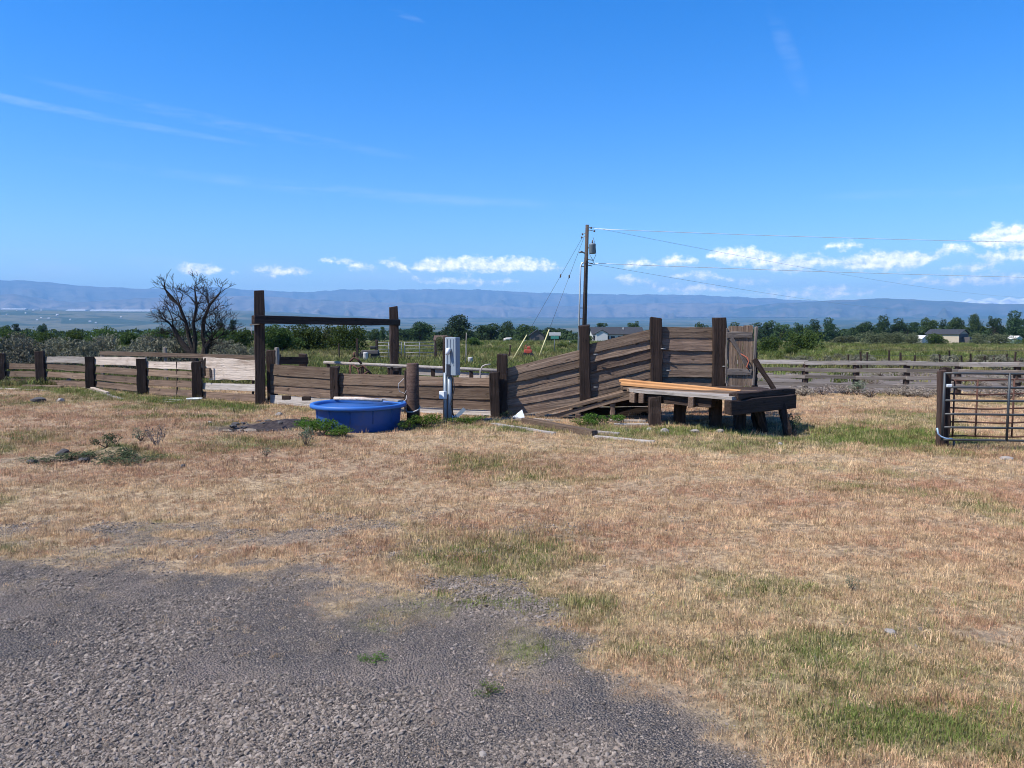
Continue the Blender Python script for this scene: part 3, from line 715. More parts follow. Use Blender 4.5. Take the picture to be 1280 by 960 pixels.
def tree_proto(seed, H, Wd, kind):
    """returns (trunk mesh, crown mesh) for a tree of height H and crown width Wd"""
    rng = np.random.default_rng(seed); rd = random.Random(seed)
    blobs = []; segs = []
    th = H * (0.22 if kind != 'bush' else 0.12)
    segs.append((Vector((0, 0, -0.3)), Vector((0, 0, th)), H * 0.03, H * 0.022))
    nb = {'round': 22, 'tall': 20, 'bush': 18, 'open': 17}[kind]
    for i in range(nb):
        an = rd.uniform(0, 6.283); t = rd.random()
        if kind == 'tall': rad = Wd * 0.5 * (0.15 + 0.55 * rd.random()) * (1 - 0.5 * t); z = H * (0.14 + 0.74 * t); br = Wd * rd.uniform(0.17, 0.27)
        elif kind == 'bush': rad = Wd * 0.5 * rd.uniform(0.1, 0.75); z = H * (0.16 + 0.62 * t * (1 - 0.6 * rad / Wd)); br = Wd * rd.uniform(0.13, 0.22)
        elif kind == 'open': rad = Wd * 0.5 * rd.uniform(0.2, 0.85); z = H * (0.16 + 0.72 * t); br = Wd * rd.uniform(0.12, 0.20)
        else: rad = Wd * 0.5 * rd.uniform(0.1, 0.72); z = H * (0.18 + 0.68 * t * (1 - 0.35 * rad / (Wd * 0.5))); br = Wd * rd.uniform(0.15, 0.23)
        c = Vector((math.cos(an) * rad, math.sin(an) * rad, z))
        blobs.append((c.x, c.y, c.z, br, br, br * rd.uniform(0.7, 1.0)))
        st = Vector((0, 0, th * rd.uniform(0.7, 1.0))); mid = st.lerp(c, 0.5) + Vector((0, 0, 0.06 * H))
        segs.append((st, mid, H * 0.014, H * 0.009)); segs.append((mid, c, H * 0.009, H * 0.003))
    n = {'round': 4200, 'tall': 3800, 'bush': 4200, 'open': 2600}[kind]
    pts = blob_points(rng, blobs, n); pts[:, 2] = np.maximum(pts[:, 2], 0.05 * H)
    size = rng.uniform(0.018, 0.036, n) * (H + Wd) * 0.5
    V, Fc = limb_geo(segs)
    tm = bpy.data.meshes.new('trunk'); tm.from_pydata([tuple(v) for v in V], [], Fc); tm.materials.append(M['deadwood'])
    return tm, quads_mesh('crown', pts, size, None, rng)
PROT = {}
for k, (kind, H, Wd) in {'r0': ('round', 10, 10), 'r1': ('round', 10, 12), 't0': ('tall', 12, 7.5), 't1': ('tall', 12, 6), 'o0': ('open', 11, 9), 'b0': ('bush', 3.4, 5.2), 'b1': ('bush', 3, 6.5), 'b2': ('bush', 4, 4.6)}.items():
    PROT[k] = (H, Wd) + tree_proto(hash_seed := sum(ord(ch) * 7 for ch in k), H, Wd, kind)
_crowncache = {}
def put_tree(name, label, cat, key, u, dist, top_v, width_px, mat, group=None, zoff=0.0):
    """tree standing at bearing u and distance dist whose top shows at top_v"""
    H, Wd, tm, cm = PROT[key]
    p = at(u, HOR, dist); z = gz(p.x, dist) + zoff
    top = at(u, top_v, dist).z
    sz = max((top - z) / H, 0.05); sx = width_px * dist / F / Wd
    ck = (key, mat.name)
    if ck not in _crowncache:
        c2 = cm.copy(); c2.materials.clear(); c2.materials.append(mat); _crowncache[ck] = c2
    t = thing(name, label, cat, (p.x, dist, z), group)
    rz = rj.uniform(0, 6.28)
    for nm, me in (('trunk', tm), ('crown', _crowncache[ck])):
        o = bpy.data.objects.new(nm, me); C.objects.link(o); o.parent = t; o.scale = (sx, sx, sz); o.rotation_euler = (0, 0, rz)
    return t

def sage_mesh(seed, rad, h, n, mat, twig_mat, leaf=0.03, name='sagebrush'):
    rng = np.random.default_rng(seed); rd = random.Random(seed)
    blobs = []; segs = []
    for i in range(11):
        an = rd.uniform(0, 6.28); rr_ = rad * rd.uniform(0.1, 0.75); z = h * rd.uniform(0.35, 0.85) * (1 - 0.3 * rr_ / rad); br = rad * rd.uniform(0.2, 0.36)
        blobs.append((math.cos(an) * rr_, math.sin(an) * rr_, z, br, br, br * 0.75))
        segs.append((Vector((0, 0, -0.05)), Vector(blobs[-1][:3]), 0.03 * rad, 0.012 * rad))
    pts = blob_points(rng, blobs, n); pts[:, 2] = np.maximum(pts[:, 2], 0.03)
    me = quads_mesh(name, pts, rng.uniform(0.6, 1.4, n) * leaf * rad, mat, rng, 0.4, 0.5)
    V, Fc = limb_geo(segs, 4)
    bm = bmesh.new(); bm.from_mesh(me)
    vv = [bm.verts.new(v) for v in V]
    for f in Fc: bm.faces.new([vv[i] for i in f]).material_index = 1
    me2 = bpy.data.meshes.new(name); bm.to_mesh(me2); bm.free()
    me2.materials.append(mat); me2.materials.append(twig_mat)
    return me2

def make_collection(name, meshes):
    col = bpy.data.collections.new(name)
    for i, me in enumerate(meshes):
        o = bpy.data.objects.new('%s_%02d' % (name, i), me); col.objects.link(o)
    return col
def scatter(name, label, pts, rot, scale, idx, tint, col, kind='stuff'):
    n = len(pts)
    me = bpy.data.meshes.new(name); me.vertices.add(n); me.vertices.foreach_set('co', np.asarray(pts, np.float32).ravel())
    a = me.attributes.new('rot', 'FLOAT_VECTOR', 'POINT'); a.data.foreach_set('vector', np.asarray(rot, np.float32).ravel())
    a = me.attributes.new('sc', 'FLOAT_VECTOR', 'POINT'); a.data.foreach_set('vector', np.asarray(scale, np.float32).ravel())
    a = me.attributes.new('idx', 'INT', 'POINT'); a.data.foreach_set('value', np.asarray(idx, np.int32))
    a = me.attributes.new('tint', 'FLOAT_VECTOR', 'POINT'); a.data.foreach_set('vector', np.asarray(tint, np.float32).ravel())
    o = bpy.data.objects.new(name, me); C.objects.link(o); o['kind'] = kind; o['label'] = label
    ng = bpy.data.node_groups.new(name + '_scatter', 'GeometryNodeTree')
    ng.interface.new_socket('Geometry', in_out='INPUT', socket_type='NodeSocketGeometry'); ng.interface.new_socket('Geometry', in_out='OUTPUT', socket_type='NodeSocketGeometry')
    N = ng.nodes; L = ng.links
    gi = N.new('NodeGroupInput'); go = N.new('NodeGroupOutput'); ip = N.new('GeometryNodeInstanceOnPoints'); ci = N.new('GeometryNodeCollectionInfo')
    ci.inputs['Collection'].default_value = col; ci.inputs['Separate Children'].default_value = True; ci.inputs['Reset Children'].default_value = True
    def na(nm, t):
        x = N.new('GeometryNodeInputNamedAttribute'); x.data_type = t; x.inputs['Name'].default_value = nm; return x.outputs['Attribute']
    er = N.new('FunctionNodeEulerToRotation'); L.new(na('rot', 'FLOAT_VECTOR'), er.inputs[0])
    L.new(gi.outputs[0], ip.inputs['Points']); L.new(ci.outputs[0], ip.inputs['Instance']); ip.inputs['Pick Instance'].default_value = True
    L.new(na('idx', 'INT'), ip.inputs['Instance Index']); L.new(er.outputs[0], ip.inputs['Rotation']); L.new(na('sc', 'FLOAT_VECTOR'), ip.inputs['Scale'])
    L.new(ip.outputs[0], go.inputs[0])
    md = o.modifiers.new('scatter', 'NODES'); md.node_group = ng
    return o

# ================================================================== LEFT PLANK FENCE
def build_left_fence():
    P = [on(-40, 480), on(2, 481), on(52, 482), on(113, 486), on(178, 493), on(247, 499), on(325, 504)]
    t = thing('plank_fence', 'long low weathered plank fence with four rails, left of the tall gateway post', 'fence', P[3])
    tops = [0, 441, 438, 445, 448, 450]
    for i, p in enumerate(P[:6]):
        w = 0.27 if i > 1 else 0.24
        h = (at(640, tops[i], p.y).z - p.z) if tops[i] else 1.15
        q = p + Vector((0, 0, h)); 
        post('post', p - Vector((0, 0, 0.1)), q, w * rj.uniform(0.9, 1.05), 0.2, M['tie'], t, facing=(0.3, -1, 0))
    rows = [(0.03, 0.215), (0.275, 0.465), (0.53, 0.72), (0.80, 1.02)]
    for i in range(6):
        a, b = P[i], P[i + 1]
        nrm = Vector((-(b - a).y, (b - a).x, 0)).normalized()
        if nrm.y < 0: nrm = -nrm
        off = nrm * 0.135
        ex = (b - a).normalized()
        for k, (z0, z1) in enumerate(rows):
            if i == 1 and k == 3: continue
            if i == 5 and k in (2, 3): continue
            mat = M['plank_brown'] if (k == 0 or (k == 1 and i > 2)) else M['plank']
            if k == 3: mat = M['plank_grey'] if i < 3 else M['pale']
            if i == 5 and k == 1: mat = M['plank_grey']
            j0, j1 = rj.uniform(-0.035, 0.035), rj.uniform(-0.035, 0.035)
            g = -0.02 * (k % 2)
            sh = 0.04 if i == 3 and k == 3 else 0
            fw = nrm * -(0.012 + rj.uniform(0, 0.02))
            slab('plank', a + off + fw + Vector((0, 0, z0 + j0)) - ex * 0.05, b + off + fw + Vector((0, 0, z0 + j1)) + ex * 0.04,
                 b + off + Vector((0, 0, z1 + j1 + sh)) + ex * 0.04, a + off + Vector((0, 0, z1 + j0 + g + sh)) - ex * 0.05, 0.045, mat, t, 6, 0.006)
        if i == 5:   # pale sheet closing the last bay
            a2 = a + ex * 0.32
            slab('sheet', a2 + off * 1.35 + Vector((0, 0, 0.55)), b + off * 1.35 + Vector((0, 0, 0.60)), b + off * 1.35 + Vector((0, 0, 1.10)), a2 - ex * 0.30 + off * 1.35 + Vector((0, 0, 1.16)), 0.03, M['pale'], t, 8, 0.012)
            slab('plank', a + off * 0.9 + Vector((0, 0, 0.60)), a + ex * 0.42 + off * 0.9 + Vector((0, 0, 0.61)), a + ex * 0.40 + off * 0.9 + Vector((0, 0, 0.86)), a + off * 0.9 + Vector((0, 0, 0.86)), 0.05, M['plank'], t, 3, 0.01)
    # odd uprights nailed behind the planks
    for (u, v0, v1, i) in [(221.5, 496, 452, 4), (256, 470, 448, 5), (316, 500, 470, 5)]:
        p = on(u, v0); d = P[i].lerp(P[min(i + 1, 6)], 0.5 if i == 4 else 0.15).y
        d = d - 0.02
        b = at(u, v0, d); q = at(u, v1, d)
        post('batten', b, q, 0.05, 0.05, M['tie'], t, seg=2)
build_left_fence()

# rail fence standing behind it
def build_back_rail():
    a = on(120, 470); a = Vector((-15.0, 28.0, gz(-15, 28))); b = Vector((-8.3, 25.4, gz(-8.3, 25.4)))
    t = thing('rail_fence', 'single dark weathered rail on posts, behind the left plank fence under the dead tree', 'fence', a)
    plank('rail', a + Vector((0, 0, 1.02)), b + Vector((0, 0, 0.98)), 0.14, 0.07, M['plank'], t)
    for k, f in enumerate((0.0, 0.42, 0.98)):
        p = a.lerp(b, f) + Vector((0, 0.09, 0)); post('post', p - Vector((0, 0, 0.1)), p + Vector((0, 0, 1.25 if k == 1 else 1.08)), 0.1, 0.1, M['rail'], t)
build_back_rail()

# ================================================================== TALL GATEWAY
def build_gateway():
    a = on(325.5, 505); b = Vector((at(493, 440, 26.6).x, 26.6, gz(-4, 26.6)))
    t = thing('gateway_frame', 'tall dark timber gateway of two posts and a long crossbeam', 'gateway', a)
    ztop = at(325, 362, a.y).z; post('post', a - Vector((0, 0, 0.15)), Vector((a.x + 0.0, a.y, ztop)), 0.255, 0.24, M['tie'], t, facing=(0.35, -1, 0), cham=0.015)
    zt2 = at(493, 382, b.y).z; post('post', b - Vector((0, 0, 0.15)), Vector((b.x, b.y, zt2)), 0.285, 0.26, M['tie'], t, facing=(0.25, -1, 0), cham=0.015)
    d = (b - a).normalized()
    side = Vector((d.y, -d.x, 0)).normalized()
    pa = Vector((a.x, a.y, at(325, 399.5, a.y).z)) - d * 0.42 + side * 0.17; pb = Vector((b.x, b.y, at(493, 403, b.y).z)) + d * 0.1 - side * 0.02 + side * 0.16
    plank('crossbeam', pa, pb, 0.215, 0.11, M['tie'], t, seg=8, jit=0.006, cham=0.01)
    # short block and hanging scrap at the left end of the beam
    q = Vector((a.x - 0.17, a.y - 0.12, pa.z - 0.14)); plank('bracket', q, q + Vector((0.24, 0, 0.03)), 0.035, 0.10, M['plank_grey'], t, seg=2)
    tube('strap', [q + Vector((0.03, 0, -0.02)), q + Vector((0.02, 0.01, -0.14)), q + Vector((0.04, 0.0, -0.24))], 0.012, M['rope'], t, 5)
    # paired stub posts hard against the right of the tall post
    for (du, v1, w, m) in ((337.5, 437, 0.24, 'tie'), (344, 434, 0.07, 'plank_grey')):
        p = on(du, 503); p.y += 0.25
        z = at(du, v1, p.y).z
        q = post('stub_post', p - Vector((0, 0, 0.1)) if w > 0.1 else p + Vector((0, 0, 0.9)), Vector((p.x, p.y, z)), w, 0.16, M[m], t)
build_gateway()

# dark low barrier behind the gateway
def build_barrier():
    p = at(344, 456, 23.0); q = at(380, 456, 23.5)
    t = thing('hitching_rail', 'short heavy dark timber rail just right of the tall gateway post', 'rail', (p.x, 23.0, gz(p.x, 23)))
    plank('rail', at(340, 450.5, 23.0), at(384, 450.5, 23.6), 0.22, 0.14, M['tie'], t)
    for u in (346, 379):
        b = at(u, 450, 23.3 if u < 360 else 23.75); post('post', Vector((b.x, b.y, gz(b.x, b.y) - 0.1)), Vector((b.x, b.y, at(u, 442, b.y).z)), 0.24, 0.16, M['tie'], t)
build_barrier()

# ================================================================== MIDDLE PLANK FENCE
def build_mid_fence():
    A = on(337, 505); A.y += 0.15
    B = Vector((at(420, 500, 18.6).x, 18.6, 0)); Cc = Vector((at(508.5, 500, 17.7).x, 17.7, 0)); D = Vector((at(614, 500, 17.05).x, 17.05, 0))
    for p in (A, B, Cc, D): p.z = gz(p.x, p.y)
    t = thing('plank_fence', 'close boarded brown plank fence behind the blue stock tank', 'fence', B)
    zt = at(421, 457, B.y).z; post('post', B + Vector((0, -0.06, -0.1)), Vector((B.x, B.y - 0.06, zt)), 0.21, 0.2, M['tie'], t)
    post('post', Cc + Vector((0, -0.10, -0.1)), Vector((Cc.x, Cc.y - 0.10, at(508, 462, Cc.y).z)), 0.075, 0.1, M['tie'], t)
    def bay(a, b, za, zb, mats, gap=0.012):
        """za/zb: plank edges from bottom to top at each end"""
        for k in range(len(za) - 1):
            if mats[k] is None: continue
            g = gap
            pr = Vector((0, -0.014 - rj.uniform(0, 0.014), 0)); bk = Vector((0, 0.012, 0.006))
            slab('plank', a + pr + Vector((0, 0, za[k] - 0.012)), b + pr + Vector((0, 0, zb[k] - 0.012)), b + bk + Vector((0, 0, zb[k + 1])), a + bk + Vector((0, 0, za[k + 1])), 0.038, M[mats[k]], t, 6, 0.0045)
    bay(A, B, [0.02, 0.22, 0.28, 0.50, 0.76, 1.02], [0.02, 0.24, 0.27, 0.50, 0.74, 0.99], ['plank_grey', None, 'plank_brown', 'plank', 'plank'])
    bay(B + Vector((0.1, -0.02, 0)), Cc, [0.19, 0.40, 0.62, 0.87], [0.18, 0.38, 0.62, 0.86], ['plank_brown', 'plank', 'plank'])
    bay(Cc + Vector((0.03, 0.02, 0)), D, [0.02, 0.13, 0.17, 0.37, 0.66, 0.84], [0.02, 0.12, 0.16, 0.38, 0.68, 0.85], ['plank_grey', None, 'plank_brown', 'plank', 'plank'])
    # brackets under the first two bays
    for u, v in ((358, 497), (383, 498), (425, 499), (480, 503)):
        p = at(u, v, B.y + 0.12); box('block', p, (0.2, 0.1, 0.1), M['tie'], t, 0.008)
build_mid_fence()

# ================================================================== LOADING CHUTE (plank wall, posts, ramp)
WALL = 17.0
def build_chute():
    t = thing('loading_chute', 'weathered plank livestock loading chute with rising side wall, ramp and dark posts', 'loading chute', (at(640, 500, WALL).x, WALL, 0))
    def wp(u, v, y=WALL): return at(u, v, y)
    def upright(u, v1, base_v, w, tdep, y, mat='tie', zb=None):
        b = wp(u, base_v, y); q = wp(u, v1, y)
        if zb is not None: b.z = zb
        return post('post', b, q, w, tdep, M[mat], t, facing=(-0.05, -1, 0), cham=0.014)
    # foot posts
    upright(619, 464, 524, 0.22, 0.18, WALL - 0.26); upright(627.5, 440, 522, 0.23, 0.22, WALL - 0.02)
    upright(731.5, 405, 505, 0.235, 0.2, WALL - 0.02); upright(820, 396, 490, 0.255, 0.2, WALL - 0.02)
    upright(898, 395, 486, 0.29, 0.22, WALL - 0.02)
    # side wall, three bays: (u0, u1, edges at u0 bottom->top, edges at u1)
    bays = [(632, 729, [519, 508, 498, 489, 479, 470, 461], [506, 491, 478, 468, 457, 447, 437], ['plank', 'plank_brown', 'plank', 'plank', 'plank', 'plank']),
            (734, 818, [506, 491, 480, 466, 453, 442, 431], [487, 471, 460, 446, 434, 423, 411], ['plank', 'plank', 'plank', 'plank_brown', 'plank', 'plank']),
            (822, 896, [487, 470, 453, 437, 421, 409], [488, 471, 454, 438, 422, 410], ['plank_brown', 'plank', 'plank_brown', 'plank_brown', 'plank'])]
    for bi, (u0, u1, e0, e1, mats) in enumerate(bays):
        for k in range(len(e0) - 1):
            j = rj.uniform(-0.4, 0.4); jj = rj.uniform(-0.4, 0.4); y = WALL + rj.uniform(-0.016, 0.016)
            lap = 0.8 if bi < 2 else 0.4
            lo = y - 0.014 - rj.uniform(0, 0.012); hi = y + 0.012
            slab('plank', wp(u0, e0[k] + 0.9 + j, lo), wp(u1, e1[k] + 0.9 + jj, lo), wp(u1, e1[k + 1] - 0.4, hi), wp(u0, e0[k + 1] - 0.4, hi), 0.036, M[mats[k]], t, 7, 0.0045)
    # boards closing the space under the ramp; near-black colour stands for the shade
    for k in range(3):
        z0 = 0.02 + 0.2 * k; x0 = [1.35, 1.5, 1.9][k]
        slab('plank', (x0, WALL + 0.06, z0), (3.2, WALL + 0.06, z0), (3.2, WALL + 0.06, z0 + 0.18), (x0, WALL + 0.06, z0 + 0.18), 0.04, M['tie'], t, 4, 0.006)
    # ramp: long floor boards on a stringer
    a = on(668, 523) + Vector((0, 0, 0.05)); b = at(792, 489, 16.2)
    a2 = Vector((a.x + 0.05, WALL - 0.12, a.z)); b2 = Vector((b.x + 0.05, WALL - 0.12, b.z))
    nf = 4
    for k in range(nf):
        f0, f1 = k / nf, (k + 0.94) / nf
        slab('ramp_board', a.lerp(a2, f0), b.lerp(b2, f0), b.lerp(b2, f1), a.lerp(a2, f1), 0.055, M['plank'], t, 6, 0.007)
    dn = Vector((0, 0.04, -0.10))
    plank('stringer', a + dn + Vector((0.25, 0, 0.03)), b + dn, 0.10, 0.07, M['plank'], t)
    for f in (0.45, 0.8):
        q = a.lerp(b, f) + Vector((0, 0.10, -0.14)); post('ramp_post', Vector((q.x, q.y, gz(q.x, q.y) - 0.05)), q, 0.11, 0.1, M['plank_brown'], t, seg=2)
    # spike ends / bolts on the posts
    for (u, v) in ((903, 411), (826, 436), (833, 463), (903, 458), (742, 484), (742, 443)):
        p = wp(u, v, WALL - 0.13); tube('bolt', [p, p + Vector((0.10, -0.02, 0))], 0.013, M['galv'], t, 6)
build_chute()

# ================================================================== LOADING DOCK
ZD = 0.68
FL = Vector((at(788, 489, 15.75).x, 15.75, ZD)); FR = gp(911, 498, ZD); BR = Vector((at(986, 492, 15.25).x, 15.25, ZD)); BL = Vector((at(777, 480, 16.72).x, 16.72, ZD)); BR2 = Vector((5.35, 16.55, ZD))
def build_dock():
    t = thing('loading_dock', 'low dark timber loading dock on stout legs at the right end of the chute', 'platform', ((FL + FR + BR) / 3).to_tuple()[:2] + (0,))
    # deck: boards parallel to the front edge, running from the left end to the right end
    n = 7
    for k in range(n):
        f0, f1 = k / n, (k + 0.95) / n
        l0, l1 = FL.lerp(BL, f0), FL.lerp(BL, f1); r0, r1 = FR.lerp(BR, f0), FR.lerp(BR, f1)
        dx = Vector((rj.uniform(-0.06, 0.06), 0, rj.uniform(-0.008, 0.008)))
        slab('deck_board', l0 + dx, r0 + dx, r1 + dx, l1 + dx, 0.06, M['plank_grey'] if k < 2 else M['plank'], t, 6, 0.006)
    # back fill boards between dock end and wall
    for k in range(3):
        f0, f1 = k / 3, (k + 0.94) / 3
        slab('deck_board', BL.lerp(BL + Vector((0.1, 0.05, 0)), f0) + Vector((0, 0.0, -0.006)), BR.lerp(BR2, f0) + Vector((0, 0, -0.006)), BR.lerp(BR2, f1) + Vector((0, 0, -0.006)), BL.lerp(BL + Vector((0.1, 0.12, 0)), f1) + Vector((0, 0.02, -0.006)), 0.06, M['tie'], t, 4, 0.006)
    ef = (FR - FL).normalized(); er = (BR - FR).normalized(); dn = Vector((0, 0, 1))
    # fascia joists under the front: short beam ends and long joists
    plank('front_beam', FL - dn * 0.13 + ef * 0.05 + Vector((0.05, 0.25, 0)), FR - dn * 0.13 - ef * 0.3 + Vector((0.05, 0.25, 0)), 0.18, 0.14, M['tie'], t, cham=0.01)
    # heavy end beam
    plank('end_beam', FR + er * -0.06 - dn * 0.165 + Vector((0.0, -0.05, 0)), BR + er * 0.12 - dn * 0.165 + Vector((0.0, -0.05, 0)), 0.265, 0.16, M['tie'], t, seg=6, jit=0.01, cham=0.014)
    plank('end_beam', FR + er * 0.02 - dn * 0.02 + Vector((0.10, 0.10, 0.05)), BR + er * 0.05 - dn * 0.02 + Vector((0.04, 0.10, 0.05)), 0.12, 0.22, M['tie'], t, seg=6, jit=0.012, cham=0.014)
    # joist ends seen from the front
    for f, m in ((0.02, 'plank'), (0.12, 'plank_brown'), (0.64, 'plank_brown'), (0.985, 'plank_brown')):
        p = FL.lerp(FR, f) - dn * 0.14; q = Vector((p.x + 0.55, p.y + 0.95, p.z))
        plank('joist', p, q, 0.2, 0.11, M[m], t, seg=2, cham=0.008)
    # legs
    for (u, v, w, du) in ((819, 533, 0.235, 0), (851.5, 531, 0.21, 0), (896.5, 536, 0.215, 0), (926.5, 541, 0.2, 0), (955, 543, 0.22, -3)):
        b = on(u, v); zt = ZD - 0.05
        if u < 900: b = b + Vector((0.0, 0.12, 0)); b.z = gz(b.x, b.y)
        else: b = b + Vector((0, 0.10, 0)); b.z = gz(b.x, b.y)
        if u > 940: tp = Vector((b.x - 0.12 + 0.05, b.y + 0.28, ZD - 0.1))
        else: tp = Vector((b.x, b.y + 0.02, zt))
        post('leg', b - Vector((0, 0, 0.12)), tp, w, 0.2, M['tie'], t, cham=0.012)
    b = on(988, 546); tp = at(977, 505, 15.0)
    post('leg', b - Vector((0, 0, 0.1)), tp, 0.13, 0.13, M['tie'], t, cham=0.01)
    b = on(944, 541); tp = at(944, 508, 14.8); post('leg', b + Vector((0.25, 0.1, -0.1)), tp, 0.12, 0.12, M['tie'], t, cham=0.01)
build_dock()

# fresh lumber lying on the dock
for k, (p, q, lab) in enumerate([(at(775, 475.5, 16.55), at(926, 489.5, 15.35), 'fresh orange board lying on the dock, the rear one of two'), (at(777, 479.5, 16.35), at(929, 493.0, 15.10), 'fresh orange board lying on the dock, the front one of two')]):
    o = plank('lumber_board', p, q, 0.12, 0.058, M['fresh'], None, up=(0.45, 0.9, 0.10), seg=6, jit=0.002, cham=0.004)
    tag(o, lab, 'board', 'fresh boards on the dock')

# ================================================================== CHUTE GATE (hung door)
def build_chute_gate():
    y0 = 16.75
    a = at(909, 484, y0); b = at(940, 483, y0 - 0.10)
    ax = (b - a); ax.z = 0; L = ax.length; ax.normalize(); nrm = Vector((ax.y, -ax.x, 0))
    if nrm.y > 0: nrm = -nrm
    z0 = ZD + 0.03; z1 = at(909, 408, y0).z
    t = thing('chute_gate', 'small upright board gate with Z brace, standing open beside the last chute post', 'gate', (a.x, a.y, z0))
    nb = 5
    for k in range(nb):
        f0, f1 = k / nb, (k + 0.95) / nb
        p0 = a + ax * L * f0; p1 = a + ax * L * f1
        zt = z1 + rj.uniform(-0.02, 0.02)
        slab('board', (p1.x, p1.y, z0), (p1.x, p1.y, zt), (p0.x, p0.y, zt), (p0.x, p0.y, z0), 0.03, M['plank'], t, 3, 0.004)
    for (zf, h) in ((0.86, 0.12), (0.24, 0.13)):
        zc = z0 + (z1 - z0) * zf
        plank('batten', a + nrm * 0.035 + Vector((0, 0, zc - a.z)) - ax * 0.04, a + ax * L * 0.95 + nrm * 0.035 + Vector((0, 0, zc - a.z)), h, 0.035, M['plank_dim'], t, seg=3)
    plank('brace', a + ax * L * 0.12 + nrm * 0.036 + Vector((0, 0, z0 + (z1 - z0) * 0.80 - a.z)), a + ax * L * 0.85 + nrm * 0.036 + Vector((0, 0, z0 + (z1 - z0) * 0.30 - a.z)), 0.08, 0.033, M['plank_dim'], t, seg=3)
    post('latch_stile', b + Vector((0.02, -0.02, z0 - b.z)), b + Vector((0.05, -0.02, z1 + 0.0 - b.z)), 0.06, 0.07, M['plank_dim'], t)
    post('hinge_stile', a + nrm * 0.02 + Vector((-0.03, 0, z0 + 0.05 - a.z)), a + nrm * 0.02 + Vector((-0.03, 0, z1 - 0.05 - a.z)), 0.035, 0.06, M['plank_dim'], t)
    g = b + Vector((0, -0.05, 0))
    pts = [at(921, 438, g.y + 0.1), at(927, 443, g.y + 0.05), at(934, 447, g.y), at(936, 452, g.y), at(933.5, 458, g.y), at(936, 462, g.y)]
    tube('rope', pts, 0.014, M['rope_red'], t, 6)
    # prop holding the gate post
    p0 = at(942.5, 449, g.y - 0.02); p1 = at(968, 487, g.y - 0.1)
    post('stay_post', b + Vector((0.07, 0.05, z0 - b.z)), b + Vector((0.05, 0.05, z0 + 0.75 - b.z)), 0.10, 0.10, M['tie'], t)
    plank('brace', p0, p1, 0.10, 0.08, M['tie'], t)
build_chute_gate()

# ================================================================== BLUE STOCK TANK
TC = on(449, 541.5); TC = Vector((at(448.5, 520, TC.y + 0.82).x, TC.y + 0.82, 0)); TC.z = gz(TC.x, TC.y)
def build_tank():
    t = thing('stock_tank', 'round blue plastic stock tank with thick rim, in front of the plank fence', 'tank', TC)
    prof = [(0.765, -0.03), (0.785, 0.0), (0.798, 0.10), (0.804, 0.12), (0.812, 0.14), (0.832, 0.38), (0.838, 0.43)]
    shell = lathe('shell', prof, M['blue'], t, TC, 72)
    lathe('rim', [(0.836, 0.425), (0.925, 0.412), (0.940, 0.43), (0.940, 0.472), (0.925, 0.49), (0.872, 0.49), (0.845, 0.475), (0.825, 0.40), (0.775, 0.05)], M['blue_rim'], t, TC, 72)
    lathe('water', [(0.826, 0.415), (0.826, 0.42)], M['water'], t, TC, 48)
    # moulded ribs round the side
    for k in range(5):
        an = math.radians(-150 + k * 30); c, s = math.cos(an), math.sin(an)
        tube('rib', [TC + Vector((0.813 * c, 0.813 * s, 0.16)), TC + Vector((0.834 * c, 0.834 * s, 0.41))], 0.012, M['blue'], t, 6)
    for o in [c_ for c_ in t.children if c_.name.startswith('rib')]: sub(o, shell)
build_tank()
def add_board(name, label, p, q, h, tk, mat, cat='board', up=(0, 0.3, 1), grp=None, jit=0.004, seg=5):
    o = plank(name, p, q, h, tk, mat, None, up, seg, jit, 0.004); return tag(o, label, cat, grp)
zr = TC.z + 0.515
pA = at(418, 499, 15.75); pA.z = zr + 0.0; pB = at(478, 503, 15.35); pB.z = zr - 0.005
tag(tube('pole', [pA, pA.lerp(pB, 0.5) + Vector((0, 0, 0.012)), pB], [0.035, 0.04, 0.03], M['pale'], None, 8), 'pale weathered pole lying across the blue tank rim', 'pole')
add_board('board', 'grey board lying on the right side of the tank rim', Vector((at(474, 503, 15.4).x, 15.55, zr + 0.005)), Vector((at(503, 505, 15.4).x, 15.15, zr + 0.005)), 0.16, 0.035, M['plank_grey'], up=(0.3, 1, 0))

# round post with rope, right of tank
def build_tank_post():
    b = on(516.5, 531)
    t = thing('round_post', 'thick round brown post with pale rope tied round it, right of the blue tank', 'post', b)
    h = at(516, 454, b.y).z
    pts = [b + Vector((0, 0, -0.15)), b + Vector((0.005, 0, 0.3)), b + Vector((-0.004, 0, 0.7)), Vector((b.x, b.y, h - 0.012)), Vector((b.x, b.y, h))]
    tube('shaft', pts, [0.135, 0.13, 0.127, 0.124, 0.108], M['post_red'], t, 14)
    ring = [b + Vector((0.138 * math.cos(a), 0.138 * math.sin(a), 0.33 + 0.06 * math.sin(a * 1 + 0.4) * 1.0)) for a in [k * 2 * math.pi / 20 for k in range(21)]]
    tube('rope', ring, 0.016, M['rope'], t, 6)
    tail = [b + Vector((-0.135, -0.03, 0.36)), b + Vector((-0.20, 0.0, 0.45)), b + Vector((-0.14, 0.05, 0.52)), b + Vector((-0.13, 0.04, 0.6))]
    tube('rope', tail, 0.013, M['rope'], t, 6)
    hang = [at(505, 473, b.y + 0.6), at(498, 480, b.y + 0.6), at(499, 489, b.y + 0.6), at(506, 492, b.y + 0.6), at(509, 486, b.y + 0.55)]
    tube('wire_loop', hang, 0.008, M['rope'], t, 5)
build_tank_post()

